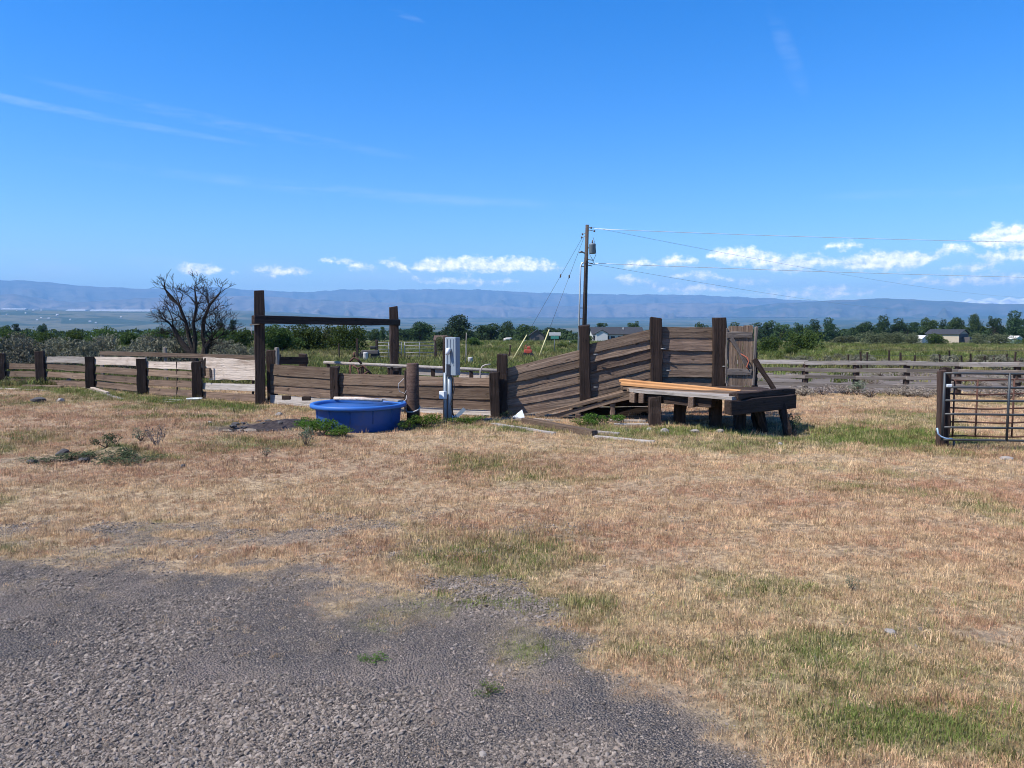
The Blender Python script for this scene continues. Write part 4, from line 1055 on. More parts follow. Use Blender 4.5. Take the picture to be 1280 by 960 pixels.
# ================================================================== ELECTRIC METER PEDESTAL
def build_pedestal():
    b = on(561, 528)
    t = thing('meter_pedestal', 'tall white electric meter box on pipes with a small box below', 'meter box', b)
    y = b.y
    px = y / F
    # back board
    post('backboard', Vector((at(559, 525, y).x, y + 0.16, gz(b.x, y) - 0.1)), Vector((at(559, 421, y).x, y + 0.16, at(559, 421, y).z)), 0.20, 0.05, M['tie'], t)
    # cabinet turned so that its narrow side faces left
    zc0, zc1 = at(565, 469, y).z, at(565, 421.5, y).z
    cx = at(566, 440, y).x
    rz = R(-33)
    cab = box('cabinet', (cx, y, (zc0 + zc1) / 2), (0.26, 0.155, zc1 - zc0), M['grey_enamel'], t, 0.008, rz)
    d = Vector((math.cos(rz), math.sin(rz), 0)); n = Vector((math.sin(rz), -math.cos(rz), 0))
    c0 = Vector((cx, y, 0))
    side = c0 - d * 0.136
    sp_ = box('side_panel', (side.x, side.y, (zc0 + zc1) / 2 - 0.01), (0.012, 0.15, zc1 - zc0 + 0.0), M['white_paint'], t, 0.003, rz)  # left face whiter than the body: sunlight put into its colour
    for k in (-1, 0, 1):
        p = c0 + d * (0.08 * k) + n * 0.082; box('door_rib', (p.x, p.y, (zc0 + zc1) / 2 + 0.08), (0.012, 0.016, (zc1 - zc0) * 0.7), M['grey_enamel'], t, 0.003, rz)
    p = c0 - d * 0.05 + n * 0.088; box('meter_opening', (p.x, p.y, zc0 + 0.1), (0.09, 0.02, 0.26), M['glass'], t, 0.004, rz)
    q = c0 - d * 0.01 + n * 0.09
    tube('spout', [Vector((q.x, q.y, at(565, 437, y).z)), Vector((q.x, q.y, at(565, 437, y).z)) + n * 0.05, Vector((q.x, q.y, at(565, 443, y).z)) + n * 0.09], [0.045, 0.05, 0.035], M['white_paint'], t, 10)
    for o in [c_ for c_ in t.children if c_.name.split('.')[0] in ('side_panel', 'door_rib', 'meter_opening', 'spout')]: sub(o, cab)
    for u, r_ in ((556.5, 0.035), (562, 0.045)):
        x = at(u, 500, y).x; tube('pipe', [Vector((x, y + 0.02, gz(b.x, y) - 0.1)), Vector((x, y + 0.02, zc0 + 0.05))], r_, M['grey_enamel'], t, 10)
    box('junction_box', (at(554, 493, y).x, y - 0.05, at(554, 493.5, y).z), (0.13, 0.10, 0.16), M['white_paint'], t, 0.008, rz)
    plank('strut', at(581, 511, y - 0.05), at(567, 524, y - 0.05), 0.075, 0.05, M['grey_enamel'], t, seg=2, jit=0.002)
    x = at(566, 526, y).x; tube('pipe', [Vector((x, y - 0.03, gz(b.x, y) - 0.05)), Vector((x + 0.02, y - 0.03, 0.16))], 0.028, M['conduit'], t, 8)
    cable = [at(566, 469, y - 0.08), at(568, 485, y - 0.08), at(563.5, 505, y - 0.08), at(567, 520, y - 0.06)]
    tube('cable', cable, 0.012, M['black'], t, 6)
build_pedestal()

# ================================================================== STEEL GATES AT THE RIGHT
def tube_gate(name, label, left, right, zs, posts_x, r, mat, sag=0.0, grp=None):
    left, right = Vector(left), Vector(right)
    d = (right - left); L = d.length; d.normalize()
    t = thing(name, label, 'gate', (left.x, left.y, 0), grp)
    for z in zs:
        a = left + Vector((0, 0, z)); b = right + Vector((0, 0, z - 0.02))
        pts = [a.lerp(b, f) + Vector((0, 0, (-sag * 4 * f * (1 - f) if sag >= 0 else -sag * math.sin(f * 14 + z * 3)))) for f in [k / 12 for k in range(13)]]
        tube('rail', pts, r, mat, t, 8)
    for x in posts_x:
        p = left + d * x
        tube('upright', [p + Vector((0, -0.004, zs[0] - 0.01)), p + Vector((0, -0.004, zs[-1] + 0.01))], r * 1.12, mat, t, 8)
    return t, d
def build_gates():
    gb = on(1181, 560); y = gb.y
    lf = Vector((at(1179.5, 500, y - 0.16).x, y - 0.16, gz(gb.x, y))); rt = lf + Vector((3.65, -0.22, 0))
    zs = [at(1185, v, y - 0.16).z for v in (548.5, 533, 516.5, 499.5, 483, 465.5)]
    t, d = tube_gate('tube_gate', 'grey steel tube gate with six rails, in front, tied to the wood post', lf, rt, zs, [0.0, 1.02, 2.3, 3.62], 0.018, M['gate_steel'])
    p = at(1186, 482, y - 0.16); box('tape', (p.x, p.y, p.z), (0.09, 0.05, 0.05), M['white_paint'], t, 0.01)
    p = lf + Vector((0.2, 0, 0)); tube('latch_pin', [p + Vector((0, 0, zs[0])), p + Vector((0, 0, 0.02))], 0.018, M['gate_steel'], t, 6)
    lf2 = Vector((at(1188, 500, y + 0.35).x, y + 0.35, 0)); rt2 = lf2 + Vector((3.4, 0.15, 0))
    zs2 = [at(1200, v, y + 0.35).z for v in (545.5, 528, 510.5, 492.5, 475)]
    tube_gate('tube_gate', 'rusty sagging tube gate with five thin rails, behind the grey gate', lf2, rt2, zs2, [0.06, 0.46, 1.1, 1.9, 3.3], 0.0135, M['rust'], sag=-0.012)
    tp = thing('gate_post', 'slim reddish brown wood post holding the steel gates, outermost on the left', 'post', gb)
    b = on(1175.5, 558); b.y += 0.0
    post('shaft', b - Vector((0, 0, 0.1)), Vector((at(1176, 462, b.y).x + 0.01, b.y, at(1176, 462, b.y).z)), 0.10, 0.12, M['post_red'], tp)
    tp.location = b
    for ch in tp.children: ch.location = Vector(ch.location) + gb - b
    b2 = on(1185.5, 559); b2.y += 0.12
    tq = thing('gate_post', 'dark gnarled timber post just behind the end of the steel gate', 'post', b2)
    post('shaft', b2 - Vector((0, 0, 0.1)), Vector((b2.x, b2.y, at(1186, 461, b2.y).z)), 0.135, 0.14, M['tie'], tq, jit=0.012)
    rp = [at(1171.5, 535, y - 0.22), at(1172.5, 542, y - 0.22), at(1176, 545.5, y - 0.22), at(1182, 548, y - 0.23), at(1190, 548.5, y - 0.2)]
    o = tube('rope', rp, 0.013, M['rope_blue'], None, 6); tag(o, 'pale blue rope tying the gate bottom to the post', 'rope')
build_gates()

# ================================================================== RIGHT RAIL FENCE
def build_right_fence():
    a = Vector((at(940, 470, 24.2).x, 24.2, 0)); b = Vector((at(1300, 470, 21.6).x, 21.6, 0))
    t = thing('rail_fence', 'long four rail weathered fence across the right, beyond the gates', 'fence', a)
    us = [945, 1008, 1072, 1135, 1200, 1275]
    def on_line(u):
        r_ = ray(u, 470); # intersect bearing with fence line
        k = r_.x / r_.y; d = b - a
        s = (k * a.y - a.x) / (d.x - k * d.y); return a + d * s
    zs = [0.24, 0.48, 0.70, 0.92]
    P = [on_line(u) for u in us]
    P = [P[0] - (P[1] - P[0])] + P + [P[-1] + (P[-1] - P[-2])]
    for i, p in enumerate(P):
        p.z = gz(p.x, p.y); post('post', p + Vector((0, 0.1, -0.1)), p + Vector((0, 0.1, 0.96 + (0.05 if i % 3 == 0 else 0))), 0.15, 0.13, M['post_red'], t)
    for i in range(len(P) - 1):
        for k, z in enumerate(zs):
            p, q = P[i], P[i + 1]
            tt = z + rj.uniform(-0.02, 0.02); t2 = z + rj.uniform(-0.02, 0.02)
            plank('rail', p + Vector((-0.05, 0.0, tt)), q + Vector((0.05, 0.0, t2)), 0.12 if k == 3 else 0.105, 0.05, M['plank_grey'] if k == 3 else M['rail'], t, seg=4, jit=0.007)
build_right_fence()

# wire fence with dark stakes behind
def build_wire_fence():
    t = thing('wire_fence', 'row of thin dark stakes with wire, behind the right rail fence', 'fence', (at(1150, 460, 35).x, 35, gz(15, 35)))
    us = [1060, 1077, 1084, 1111, 1126, 1142, 1173, 1188, 1203, 1215, 1230, 1241, 1258, 1268, 1290, 1310]
    T = []
    for i, u in enumerate(us):
        y = 35 + 0.3 * math.sin(i * 2.1); x = at(u, 460, y).x; z = gz(x, y); h = rj.uniform(0.72, 1.0)
        lean = rj.uniform(-0.08, 0.08) * (2.5 if u == 1215 else 1)
        post('stake', (x, y, z - 0.1), (x + lean, y, z + h), 0.06, 0.06, M['tie'], t, seg=2, cham=0)
        T.append(Vector((x, y + 0.05, z)))
    for z in (0.45, 0.75, 1.0):
        tube('wire', [p + Vector((0, 0, z)) for p in T], 0.006, M['wire'], t, 4)
build_wire_fence()

# ================================================================== UTILITY POLE AND LINES
def build_pole():
    d = 53.0
    b = at(729.5, 430, d); b.z = gz(b.x, d); top = at(734, 281, d)
    t = thing('utility_pole', 'tall brown wooden utility pole with grey transformer and guy wires behind the chute', 'utility pole', b)
    tube('shaft', [b - Vector((0, 0, 0.3)), b.lerp(top, 0.5), top], [0.165, 0.145, 0.115], M['pole'], t, 12)
    # transformer can on a bracket, with bushing
    c = at(740.5, 311, d - 0.1)
    can = lathe('transformer', [(0.0, -0.34), (0.20, -0.34), (0.225, -0.30), (0.225, 0.24), (0.235, 0.26), (0.235, 0.30), (0.18, 0.36), (0.0, 0.37)], M['transformer'], t, c, 16)
    o = tube('bushing', [c + Vector((0, 0, 0.36)), c + Vector((0, 0, 0.45)), c + Vector((0, 0, 0.60))], [0.05, 0.06, 0.03], M['porcelain'], None, 8); o.parent = can; o.location = (0, 0, 0.36)
    tube('bracket', [at(733, 309, d), c], 0.04, M['galv'], t, 6)
    # insulators and arms at the top and at the secondary rack
    for (u, v, sx) in ((739, 285, 1), (743, 289, 1), (728, 293, -1), (727, 297, -1)):
        p0 = at(733, v - 2, d); p1 = at(u, v, d - 0.15 * sx)
        tube('insulator_arm', [p0, p1], 0.025, M['galv'], t, 5)
        lathe('insulator', [(0.02, -0.06), (0.07, -0.04), (0.04, 0.0), (0.07, 0.04), (0.02, 0.08)], M['porcelain'], t, p1, 8)
    for k, v in enumerate((324, 328, 331)):
        p0 = at(733, v, d); p1 = at(742 - k, v + 1.5, d - 0.2); tube('service_arm', [p0, p1], 0.03, M['wire'], t, 5)
    tube('drop_wire', [at(741, 296, d - 0.2), at(744, 305, d - 0.2), at(745, 318, d - 0.2), at(741, 327, d - 0.2)], 0.015, M['wire'], t, 5)
    tube('drop_wire', [at(737, 318, d - 0.2), at(741, 325, d - 0.25), at(743, 331, d - 0.2), at(736, 329, d - 0.2)], 0.018, M['wire'], t, 5)
    # riser conduit
    x0 = at(722.5, 440, d - 0.1); q = Vector((x0.x, x0.y, gz(x0.x, d) - 0.1))
    tube('riser_conduit', [q, at(725.5, 342, d - 0.1), at(725.8, 333, d - 0.1), at(727.5, 329, d - 0.1), at(731, 328, d - 0.1)], 0.055, M['conduit'], t, 8)
    for v in (333, 385, 398): tube('conduit_bracket', [at(723.5 + (440 - v) * 0.02, v, d - 0.1), at(732, v, d)], 0.03, M['galv'], t, 5)
    tube('weather_head', [at(724, 316, d - 0.1), at(726, 314.5, d - 0.1), at(730, 316, d - 0.05), at(733, 318, d)], [0.06, 0.08, 0.05, 0.03], M['galv'], t, 6)
    tube('pole_conduit', [at(727.5, 440, d - 0.22), at(731, 322, d - 0.22)], 0.04, M['pole'], t, 6)
    # two guy wires with yellow guards
    for (p, q, g0, g1) in (((728, 297), (640.5, 464), 0.80, 0.985), ((729.5, 298), (672, 458), 0.755, 0.965)):
        a = at(p[0], p[1], d); e = at(q[0], q[1], d - 2.5); e.z = gz(e.x, e.y)
        w = tube('guy_wire', [a, e], 0.011, M['wire'], t, 5)
        lathe('strain_insulator', [(0.02, -0.12), (0.05, -0.08), (0.05, 0.08), (0.02, 0.12)], M['porcelain'], t, a.lerp(e, 0.32), 6)
        dirv = (e - a); tube('guy_guard', [a.lerp(e, g0) - Vector((0, 0.03, 0)), a.lerp(e, g1) - Vector((0, 0.03, 0))], 0.042, M['yellow'], t, 8)
build_pole()
def wire(label, p0, p1, sag, r, mat):
    p0, p1 = Vector(p0), Vector(p1)
    pts = [p0.lerp(p1, f) + Vector((0, 0, -sag * 4 * f * (1 - f))) for f in [k / 28 for k in range(29)]]
    o = tube('power_line', pts, r, mat, None, 5); return tag(o, label, 'power line', 'overhead lines')
wire('bright upper power line running level to the right from the pole top', at(743, 286, 52.8), Vector((95, 68, 9.6)), 0.7, 0.02, M['wire_glint'])
wire('dark upper power line falling away to the right from the pole top', at(740, 284, 53.1), Vector((135, 196, 9.2)), 1.2, 0.011, M['wire_line'])
wire('bright lower service line running level to the right from the pole', at(742, 329, 52.8), Vector((98, 84, 6.9)), 0.4, 0.021, M['wire_glint'])
wire('dark lower service line falling away to the right from the pole', at(741, 330, 53.0), Vector((120, 230, 7.0)), 0.8, 0.011, M['wire_line'])

# road sign seen among the guy wires
def build_sign():
    d = 68.0; b = at(693, 440, d); b.z = gz(b.x, d)
    t = thing('road_sign', 'small pale and green sign on a thin post, left of the utility pole', 'sign', b)
    tube('post', [b - Vector((0, 0, 0.1)), at(693, 415, d)], 0.045, M['galv'], t, 6)
    c = at(693.7, 417.5, d - 0.06); box('panel', c, (1.02, 0.02, 0.30), M['wall_white'], t, 0.01)
    c = at(693.5, 422, d - 0.06); box('panel', c, (0.72, 0.02, 0.24), M['sign_green'], t, 0.01)
build_sign()

# ================================================================== BUILDINGS
def gable(t, x, y, z, w, dep, h, rh, ridge_along_x, wall, roof, over=0.3, rz=0.0):
    """walls and a gable roof as two parts (roof has thickness and overhang), centred at x, y"""
    hw, hd = w / 2, dep / 2
    v, f = box_geo(-hw, hw, -hd, hd, 0, h)
    if ridge_along_x: v += [(-hw, 0, h + rh), (hw, 0, h + rh)]; f += [(7, 4, 8), (5, 6, 9), (4, 5, 9, 8), (6, 7, 8, 9)]
    else: v += [(0, -hd, h + rh), (0, hd, h + rh)]; f += [(4, 5, 8), (6, 7, 9), (5, 6, 9, 8), (7, 4, 8, 9)]
    f = [q for q in f if q != (4, 5, 6, 7)]
    o = mobj('wall', v, f, wall, None, (x, y, z)); o.rotation_euler = (0, 0, rz); o.parent = t; o.location = Vector((x, y, z)) - Vector(t.location)
    th = 0.15; A = hw + over; B = hd + over
    if ridge_along_x:
        s = rh / hd; prof = [(-B, h - over * s), (0, h + rh), (B, h - over * s)]
        vs = [(sx * A, p, q + e) for sx in (-1, 1) for (p, q) in prof for e in (0.02, th)]
    else:
        s = rh / hw; prof = [(-A, h - over * s), (0, h + rh), (A, h - over * s)]
        vs = [(p, sx * B, q + e) for sx in (-1, 1) for (p, q) in prof for e in (0.02, th)]
    fs = [(0, 2, 8, 6), (2, 4, 10, 8), (1, 7, 9, 3), (3, 9, 11, 5), (0, 6, 7, 1), (4, 5, 11, 10), (0, 1, 3, 2), (2, 3, 5, 4), (6, 8, 9, 7), (8, 10, 11, 9)]
    r_ = mobj('roof', vs, fs, roof, None, (0, 0, 0)); r_.rotation_euler = (0, 0, rz); r_.parent = t; r_.location = Vector((x, y, z)) - Vector(t.location)
    return o, r_
def opening(t, c, s, mat, name='window'):
    o = box(name, c, s, mat, t); return o
def build_houses():
    # long white house with dark roof, beyond the pole
    d = 180.0; p = at(770, 420, d); z = gz(p.x, d)
    t = thing('house', 'long white house with dark roof, beyond the utility pole and chute', 'house', (p.x, d, z))
    gable(t, p.x, d, z, 11.6, 7.0, 2.1, 1.5, True, M['wall_white'], M['roof_dark'])
    wl_ = thing
    w2 = at(752, 422, d - 4.5); o, r_ = gable(t, w2.x, d - 4.2, z, 2.6, 2.0, 2.3, 0.7, False, M['wall_white'], M['roof_dark'], 0.2)
    for u in (744, 759, 766, 775, 786): opening(t, (at(u, 424, d - 3.5).x, d - 3.52, z + 1.2), (0.9, 0.06, 0.9), M['glass'])
    opening(t, (at(781, 424, d - 3.5).x, d - 3.52, z + 0.95), (0.9, 0.06, 1.9), M['wall_dark'], 'door')
    box('vent_pipe', (at(778, 412, d).x, d - 1.2, z + 3.4), (0.25, 0.25, 0.5), M['wall_white'], t)
    # small dark house left of it
    d = 200.0; p = at(671, 424, d); z = gz(p.x, d)
    t = thing('house', 'small house with bluish grey roof among trees left of the pole', 'house', (p.x, d, z))
    gable(t, p.x, d, z, 3.6, 4.0, 2.0, 1.3, False, M['wall_dark'], M['roof_dark']); opening(t, (p.x, d - 2.03, z + 1.1), (1.0, 0.06, 1.0), M['glass'])
    # beige barn on the right
    d = 240.0; p = at(1184, 420, d); z = gz(p.x, d)
    t = thing('barn', 'beige metal barn with dark roof and dark gable end, far right', 'barn', (p.x, d, z))
    rb = R(-50); cb, sb_ = math.cos(rb), math.sin(rb)
    def lw(x, y, zz): return (p.x + x * cb - y * sb_, d + x * sb_ + y * cb, z + zz)
    gable(t, p.x, d, z, 9.5, 7.5, 2.9, 1.3, True, M['wall_beige'], M['roof_dark'], 0.4, rb)
    box('doorway', lw(-1.6, -3.76, 1.2), (3.4, 0.10, 2.4), M['wall_dark'], t, 0, rb)
    box('end_wall', lw(4.77, 0, 1.5), (0.08, 7.3, 3.0), M['wall_dark'], t, 0, rb)
    box('lean_to', lw(5.9, 0.9, 1.0), (2.2, 5.0, 2.0), M['wall_dark'], t, 0, rb)
    # white shed
    d = 228.0; p = at(1150, 425, d); z = gz(p.x, d)
    t = thing('shed', 'small white gabled shed in the field left of the beige barn', 'shed', (p.x, d, z))
    gable(t, p.x, d, z, 2.5, 3.2, 1.7, 0.75, False, M['wall_white'], M['roof_light'], 0.35, R(24))
    box('lean_to', (p.x + 2.2, d + 0.6, z + 0.85), (1.7, 2.4, 1.7), M['wall_dark'], t, 0, R(24))
    # brown little shed behind the meter pedestal
    d = 70.0; p = at(551, 430, d); z = gz(p.x, d)
    t = thing('shed', 'tiny brown shed peeking out behind the meter box', 'shed', (p.x, d, z))
    gable(t, p.x, d, z, 0.9, 1.2, 1.2, 0.3, True, M['wall_brown'], M['wall_brown'], 0.15)
    opening(t, (p.x + 0.1, d - 0.62, z + 0.55), (0.5, 0.04, 1.0), M['wall_dark'], 'door')
    # pale green shed at the right edge
    d = 225.0; p = at(1268, 424, d); z = gz(p.x, d)
    t = thing('shed', 'pale green shed at the far right edge of the field', 'shed', (p.x, d, z))
    gable(t, p.x, d, z, 2.4, 3.0, 1.5, 0.7, False, M['pale_green'], M['roof_light'], 0.2, R(15)); opening(t, (p.x, d - 1.52, z + 0.7), (0.8, 0.06, 1.3), M['wall_dark'], 'door')
build_houses()

def build_car(label, u, d, L, paint, kind, group='vehicles parked by the barn'):
    p = at(u, 425, d); z = gz(p.x, d)
    t = thing('pickup_truck' if kind == 'pickup' else 'car', label, 'truck' if kind == 'pickup' else 'car', (p.x, d, z), group)
    k = L / 4.6
    if kind == 'pickup': prof = [(-2.3, 0.45), (2.3, 0.45), (2.3, 0.95), (1.0, 1.0), (0.5, 1.65), (-0.7, 1.65), (-0.75, 1.0), (-2.3, 1.0)]
    else: prof = [(-2.3, 0.4), (2.3, 0.4), (2.3, 0.8), (1.3, 0.92), (0.6, 1.42), (-1.1, 1.42), (-1.9, 0.95), (-2.3, 0.9)]
    n = len(prof); w = 0.88
    vs = [(x * k, s * w * k * (0.86 if zz > 1.1 else 1), zz * k) for s in (-1, 1) for (x, zz) in prof]
    fs = [tuple(range(n)), tuple(range(n, 2 * n))[::-1]] + [(i, i + n, (i + 1) % n + n, (i + 1) % n) for i in range(n)]
    mobj('body', vs, fs, paint, t, (p.x, d, z))
    for x in (-1.4, 1.4):
        for s in (-1, 1):
            c = Vector((p.x + x * k, d + s * 0.8 * k, z + 0.34 * k)); tube('wheel', [c - Vector((0, 0.11 * k, 0)), c + Vector((0, 0.11 * k, 0))], 0.34 * k, M['black'], t, 14, False)
    x0, x1 = (-0.6, 0.45) if kind == 'pickup' else (-1.2, 0.6)
    box('window', (p.x + (x0 + x1) / 2 * k, d - 0.80 * k, z + (1.32 if kind == 'pickup' else 1.15) * k), ((x1 - x0) * 0.8 * k, 0.06, 0.38 * k), M['glass'], t)
    box('headlight', (p.x + 2.3 * k, d - 0.6 * k, z + 0.75 * k), (0.06, 0.25 * k, 0.15 * k), M['porcelain'], t)
    return t
build_car('silver blue car parked nearest the barn, far right', 1227, 232, 3.4, M['car_silver'], 'car')
build_car('white pickup truck parked second from the barn, far right', 1238, 229, 2.8, M['car_white'], 'pickup')
build_car('white car parked near the pale green shed, far right', 1256, 233, 2.6, M['car_white'], 'car')

# ================================================================== THE VALLEY TOWN
def build_town():
    def tiny(name, label, u, v, dist, L, dep, h, mat, roof, grp):
        p = at(u, v, dist); z = gz(p.x, dist)
        t = thing(name, label, 'building', (p.x, dist, z), grp)
        gable(t, p.x, dist, z, L, dep, h, h * 0.4, True, mat, roof, 0.5)
    r_ = random.Random(5)
    tiny('warehouse', 'longest white roofed building in the valley, left of the dead tree', 153, 389, 8000, 640, 60, 13, M['snow_town'], M['snow_town'], 'valley buildings')
    tiny('warehouse', 'shorter white roofed building in the valley left of the longest one', 96, 389, 8000, 200, 50, 11, M['snow_town'], M['snow_town'], 'valley buildings')
    tiny('warehouse', 'pale building strip at the left edge of the valley', 18, 386.5, 8200, 260, 50, 11, M['wall_white'], M['snow_town'], 'valley buildings')
    for i in range(16):
        u = r_.choice([r_.uniform(0, 60), r_.uniform(70, 190), r_.uniform(0, 300)]); dd = r_.uniform(5200, 7600)
        tiny('house', 'tiny white house speck in the hazy valley town on the left', u, 400, dd, r_.uniform(8, 20), 10, r_.uniform(4, 7), M['wall_white'], M['roof_light'], 'hazy valley town houses')
build_town()

# ================================================================== TREES
TREES = [ # name, label, key, u, dist, top_v, width_px, mat
 ('tree', 'round dark green tree just right of the right gateway post', 'r0', 525, 215, 399, 38, 'leaf_dark'),
 ('tree', 'tallest broad tree behind the meter box', 'r1', 573, 225, 393, 50, 'leaf_dark'),
 ('tree', 'broad tree right of the tallest, above the small post group', 'r0', 613, 232, 402, 42, 'leaf_dark'),
 ('tree', 'pale rounded tree behind, between two darker trees mid picture', 'r1', 634, 262, 401, 28, 'leaf_tree'),
 ('tree', 'light green tree left of the guy wires', 'r0', 657, 210, 403, 34, 'leaf_tree'),
 ('tree', 'low dark tree behind the guy wires', 'r1', 688, 240, 409, 34, 'leaf_dark'),
 ('tree', 'small dark tree behind the road sign', 'r0', 706, 262, 412, 22, 'leaf_dark'),
 ('tree', 'small dark tree behind the white house roof, left', 't1', 751, 262, 402, 20, 'leaf_dark'),
 ('tree', 'loose tree behind the white house roof, right', 'o0', 792, 262, 400, 24, 'leaf_tree'),
 ('tree', 'small distant tree showing above the chute wall', 'o0', 878, 300, 401, 18, 'leaf_tree'),
 ('tree', 'narrow tree directly behind the small board gate', 't0', 921, 268, 402, 26, 'leaf_tree'),
 ('tree', 'open tree right of the small board gate', 'o0', 953, 262, 399, 34, 'leaf_dark'),
 ('tree', 'blue green tree next right of the open one', 'o0', 977, 268, 402, 30, 'leaf_tree'),
 ('tree', 'rounded tree left of the tall pair right of the dock', 'o0', 1004, 258, 402, 26, 'leaf_dark'),
 ('tree', 'tall tree, left one of the pair right of the dock', 't0', 1019, 262, 398, 26, 'leaf_dark'),
 ('tree', 'tall tree, right one of the pair right of the dock', 't0', 1038, 262, 396, 26, 'leaf_dark'),
 ('tree', 'round green tree at the left of the big right grove', 'r0', 1084, 250, 399, 28, 'leaf_dark'),
 ('tree', 'tallest tree of the big right grove', 't0', 1104, 255, 393, 28, 'leaf_dark'),
 ('tree', 'middle tree of the big right grove', 't0', 1120, 258, 397, 26, 'leaf_dark'),
 ('tree', 'right tree of the big right grove', 'o0', 1133, 262, 400, 24, 'leaf_dark'),
 ('tree', 'tree standing alone left of the barn roof', 'r0', 1159, 268, 394, 28, 'leaf_tree'),
 ('tree', 'narrow tree close to the left end of the barn', 't1', 1144, 275, 401, 16, 'leaf_dark'),
 ('tree', 'round tree behind the left half of the barn roof', 'r0', 1196, 275, 393, 26, 'leaf_tree'),
 ('tree', 'round tree behind the right half of the barn', 'r1', 1218, 270, 392, 26, 'leaf_tree'),
 ('tree', 'small tree behind the barn roof ridge', 't0', 1179, 285, 398, 16, 'leaf_dark'),
 ('tree', 'half bare tree right of the barn', 'o0', 1243, 265, 393, 22, 'leaf_dark'),
 ('tree', 'large dark tree at the right edge of the picture', 't0', 1271, 255, 387, 34, 'leaf_dark'),
 ('tree', 'dark tree beyond the right edge of the picture', 'r0', 1302, 258, 392, 34, 'leaf_dark'),
 ('tree', 'conical dark tree left of the pair behind the dead tree', 't1', 276, 175, 401, 12, 'leaf_dark'),
 ('tree', 'conical dark tree right of the pair behind the dead tree', 't1', 291, 178, 398, 11, 'leaf_dark'),
 ('tree', 'tiny dark tree on the far left horizon', 'r0', 54, 255, 402, 15, 'leaf_dark'),
 ('tree', 'tiny dark tree at the left edge of the horizon', 'r0', 8, 255, 404, 22, 'leaf_dark'),
 ('tree', 'low dark tree second from the left edge', 't1', 20, 262, 403, 12, 'leaf_dark'),
 ('tree', 'slim tree seen through the gateway near the right post', 't1', 478, 225, 407, 9, 'leaf_tree'),
 ('tree', 'low tree seen through the gateway, right part', 'r1', 468, 240, 411, 24, 'leaf_tree'),
 ('tree', 'low tree line end seen through the gateway, middle', 'r1', 450, 240, 413, 20, 'leaf_dark'),
 ('tree', 'small dark tree right of the right gateway post', 'r0', 505, 230, 410, 18, 'leaf_dark'),
]
for (nm, lab, key, u, dist, tv, wpx, mt) in TREES:
    put_tree(nm, lab, 'tree', key, u, dist, tv, wpx, M[mt], 'trees across the far fields')
BUSH = [
 ('green bush clump inside the gateway, left, against the tall post', 'b0', 352, 74, 402, 66, 'leaf_bush'),
 ('green bush clump inside the gateway, second from the tall post', 'b1', 385, 78, 403, 66, 'leaf_bush'),
 ('pale willow bush inside the gateway, third from the tall post', 'b2', 410, 80, 402, 46, 'leaf_willow'),
 ('dark bush clump inside the gateway, right end', 'b1', 434, 76, 404, 60, 'leaf_bush'),
 ('round green bush left of the tall gateway post', 'b0', 298, 88, 408, 46, 'leaf_bush'),
 ('dark green bush behind the right side of the dead tree', 'b0', 272, 100, 408, 34, 'leaf_bush'),
 ('green bush behind the dead tree trunk', 'b1', 232, 105, 410, 46, 'leaf_bush'),
 ('green bush behind the sage, left of the dead tree', 'b1', 195, 110, 410, 50, 'leaf_bush'),
 ('green bush behind the sage near the third fence post', 'b0', 165, 112, 412, 46, 'leaf_bush'),
 ('green bush behind the sage above the second fence post', 'b1', 130, 112, 409, 52, 'leaf_bush'),
 ('green bush behind the sage between first two posts', 'b0', 95, 112, 411, 48, 'leaf_bush'),
 ('yellow green bush behind the sage at far left', 'b0', 62, 108, 412, 44, 'leaf_bush'),
 ('green bush behind the sage at the left picture edge', 'b1', 12, 112, 410, 60, 'leaf_bush'),
 ('small round dark bush right of the meter box', 'b0', 594, 105, 420, 26, 'leaf_bush'),
 ('dark green bush right of the board gate', 'b0', 963, 72, 418, 38, 'leaf_bush'),
 ('low green bush hard against the board gate', 'b1', 945, 74, 428, 26, 'leaf_bush'),
 ('large dark spreading bush left of the right grove', 'b1', 1006, 82, 412, 58, 'leaf_bush'),
 ('small green bush in the field below the large spreading one', 'b2', 990, 60, 430, 16, 'leaf_bush'),
 ('pale willow clump in front of the right grove, left', 'b1', 1090, 175, 414, 40, 'leaf_willow'),
 ('pale willow clump in front of the right grove, centre', 'b0', 1118, 172, 413, 38, 'leaf_willow'),
 ('pale willow clump in front of the right grove, right end', 'b1', 1140, 178, 416, 30, 'leaf_willow'),
 ('olive bush between the white shed and the barn', 'b0', 1173, 165, 415, 30, 'leaf_bush'),
 ('olive bush right of the barn', 'b0', 1222, 190, 415, 28, 'leaf_willow'),
 ('olive bush behind the parked vehicles', 'b1', 1250, 200, 417, 46, 'leaf_willow'),
 ('green bush at the right edge of the far field', 'b0', 1290, 190, 418, 44, 'leaf_bush'),
 ('pale bush behind the spreading bush', 'b0', 1055, 190, 418, 40, 'leaf_willow'),
 ('bush left of the white house', 'b0', 716, 120, 424, 18, 'leaf_bush'),
 ('low olive bush below the road sign', 'b1', 703, 95, 429, 22, 'leaf_bush'),
 ('bush at the left end of the white house', 'b0', 735, 150, 418, 14, 'leaf_bush'),
 ('thin pale bush just left of the meter box', 'b2', 552, 68, 416, 18, 'leaf_willow'),
 ('tiny dark bush in the field above the chute foot', 'b0', 644, 85, 435, 8, 'leaf_bush'),
]
for (lab, key, u, dist, tv, wpx, mt) in BUSH:
    put_tree('bush', lab, 'bush', key, u, dist, tv, wpx, M[mt], 'bushes in the fields')

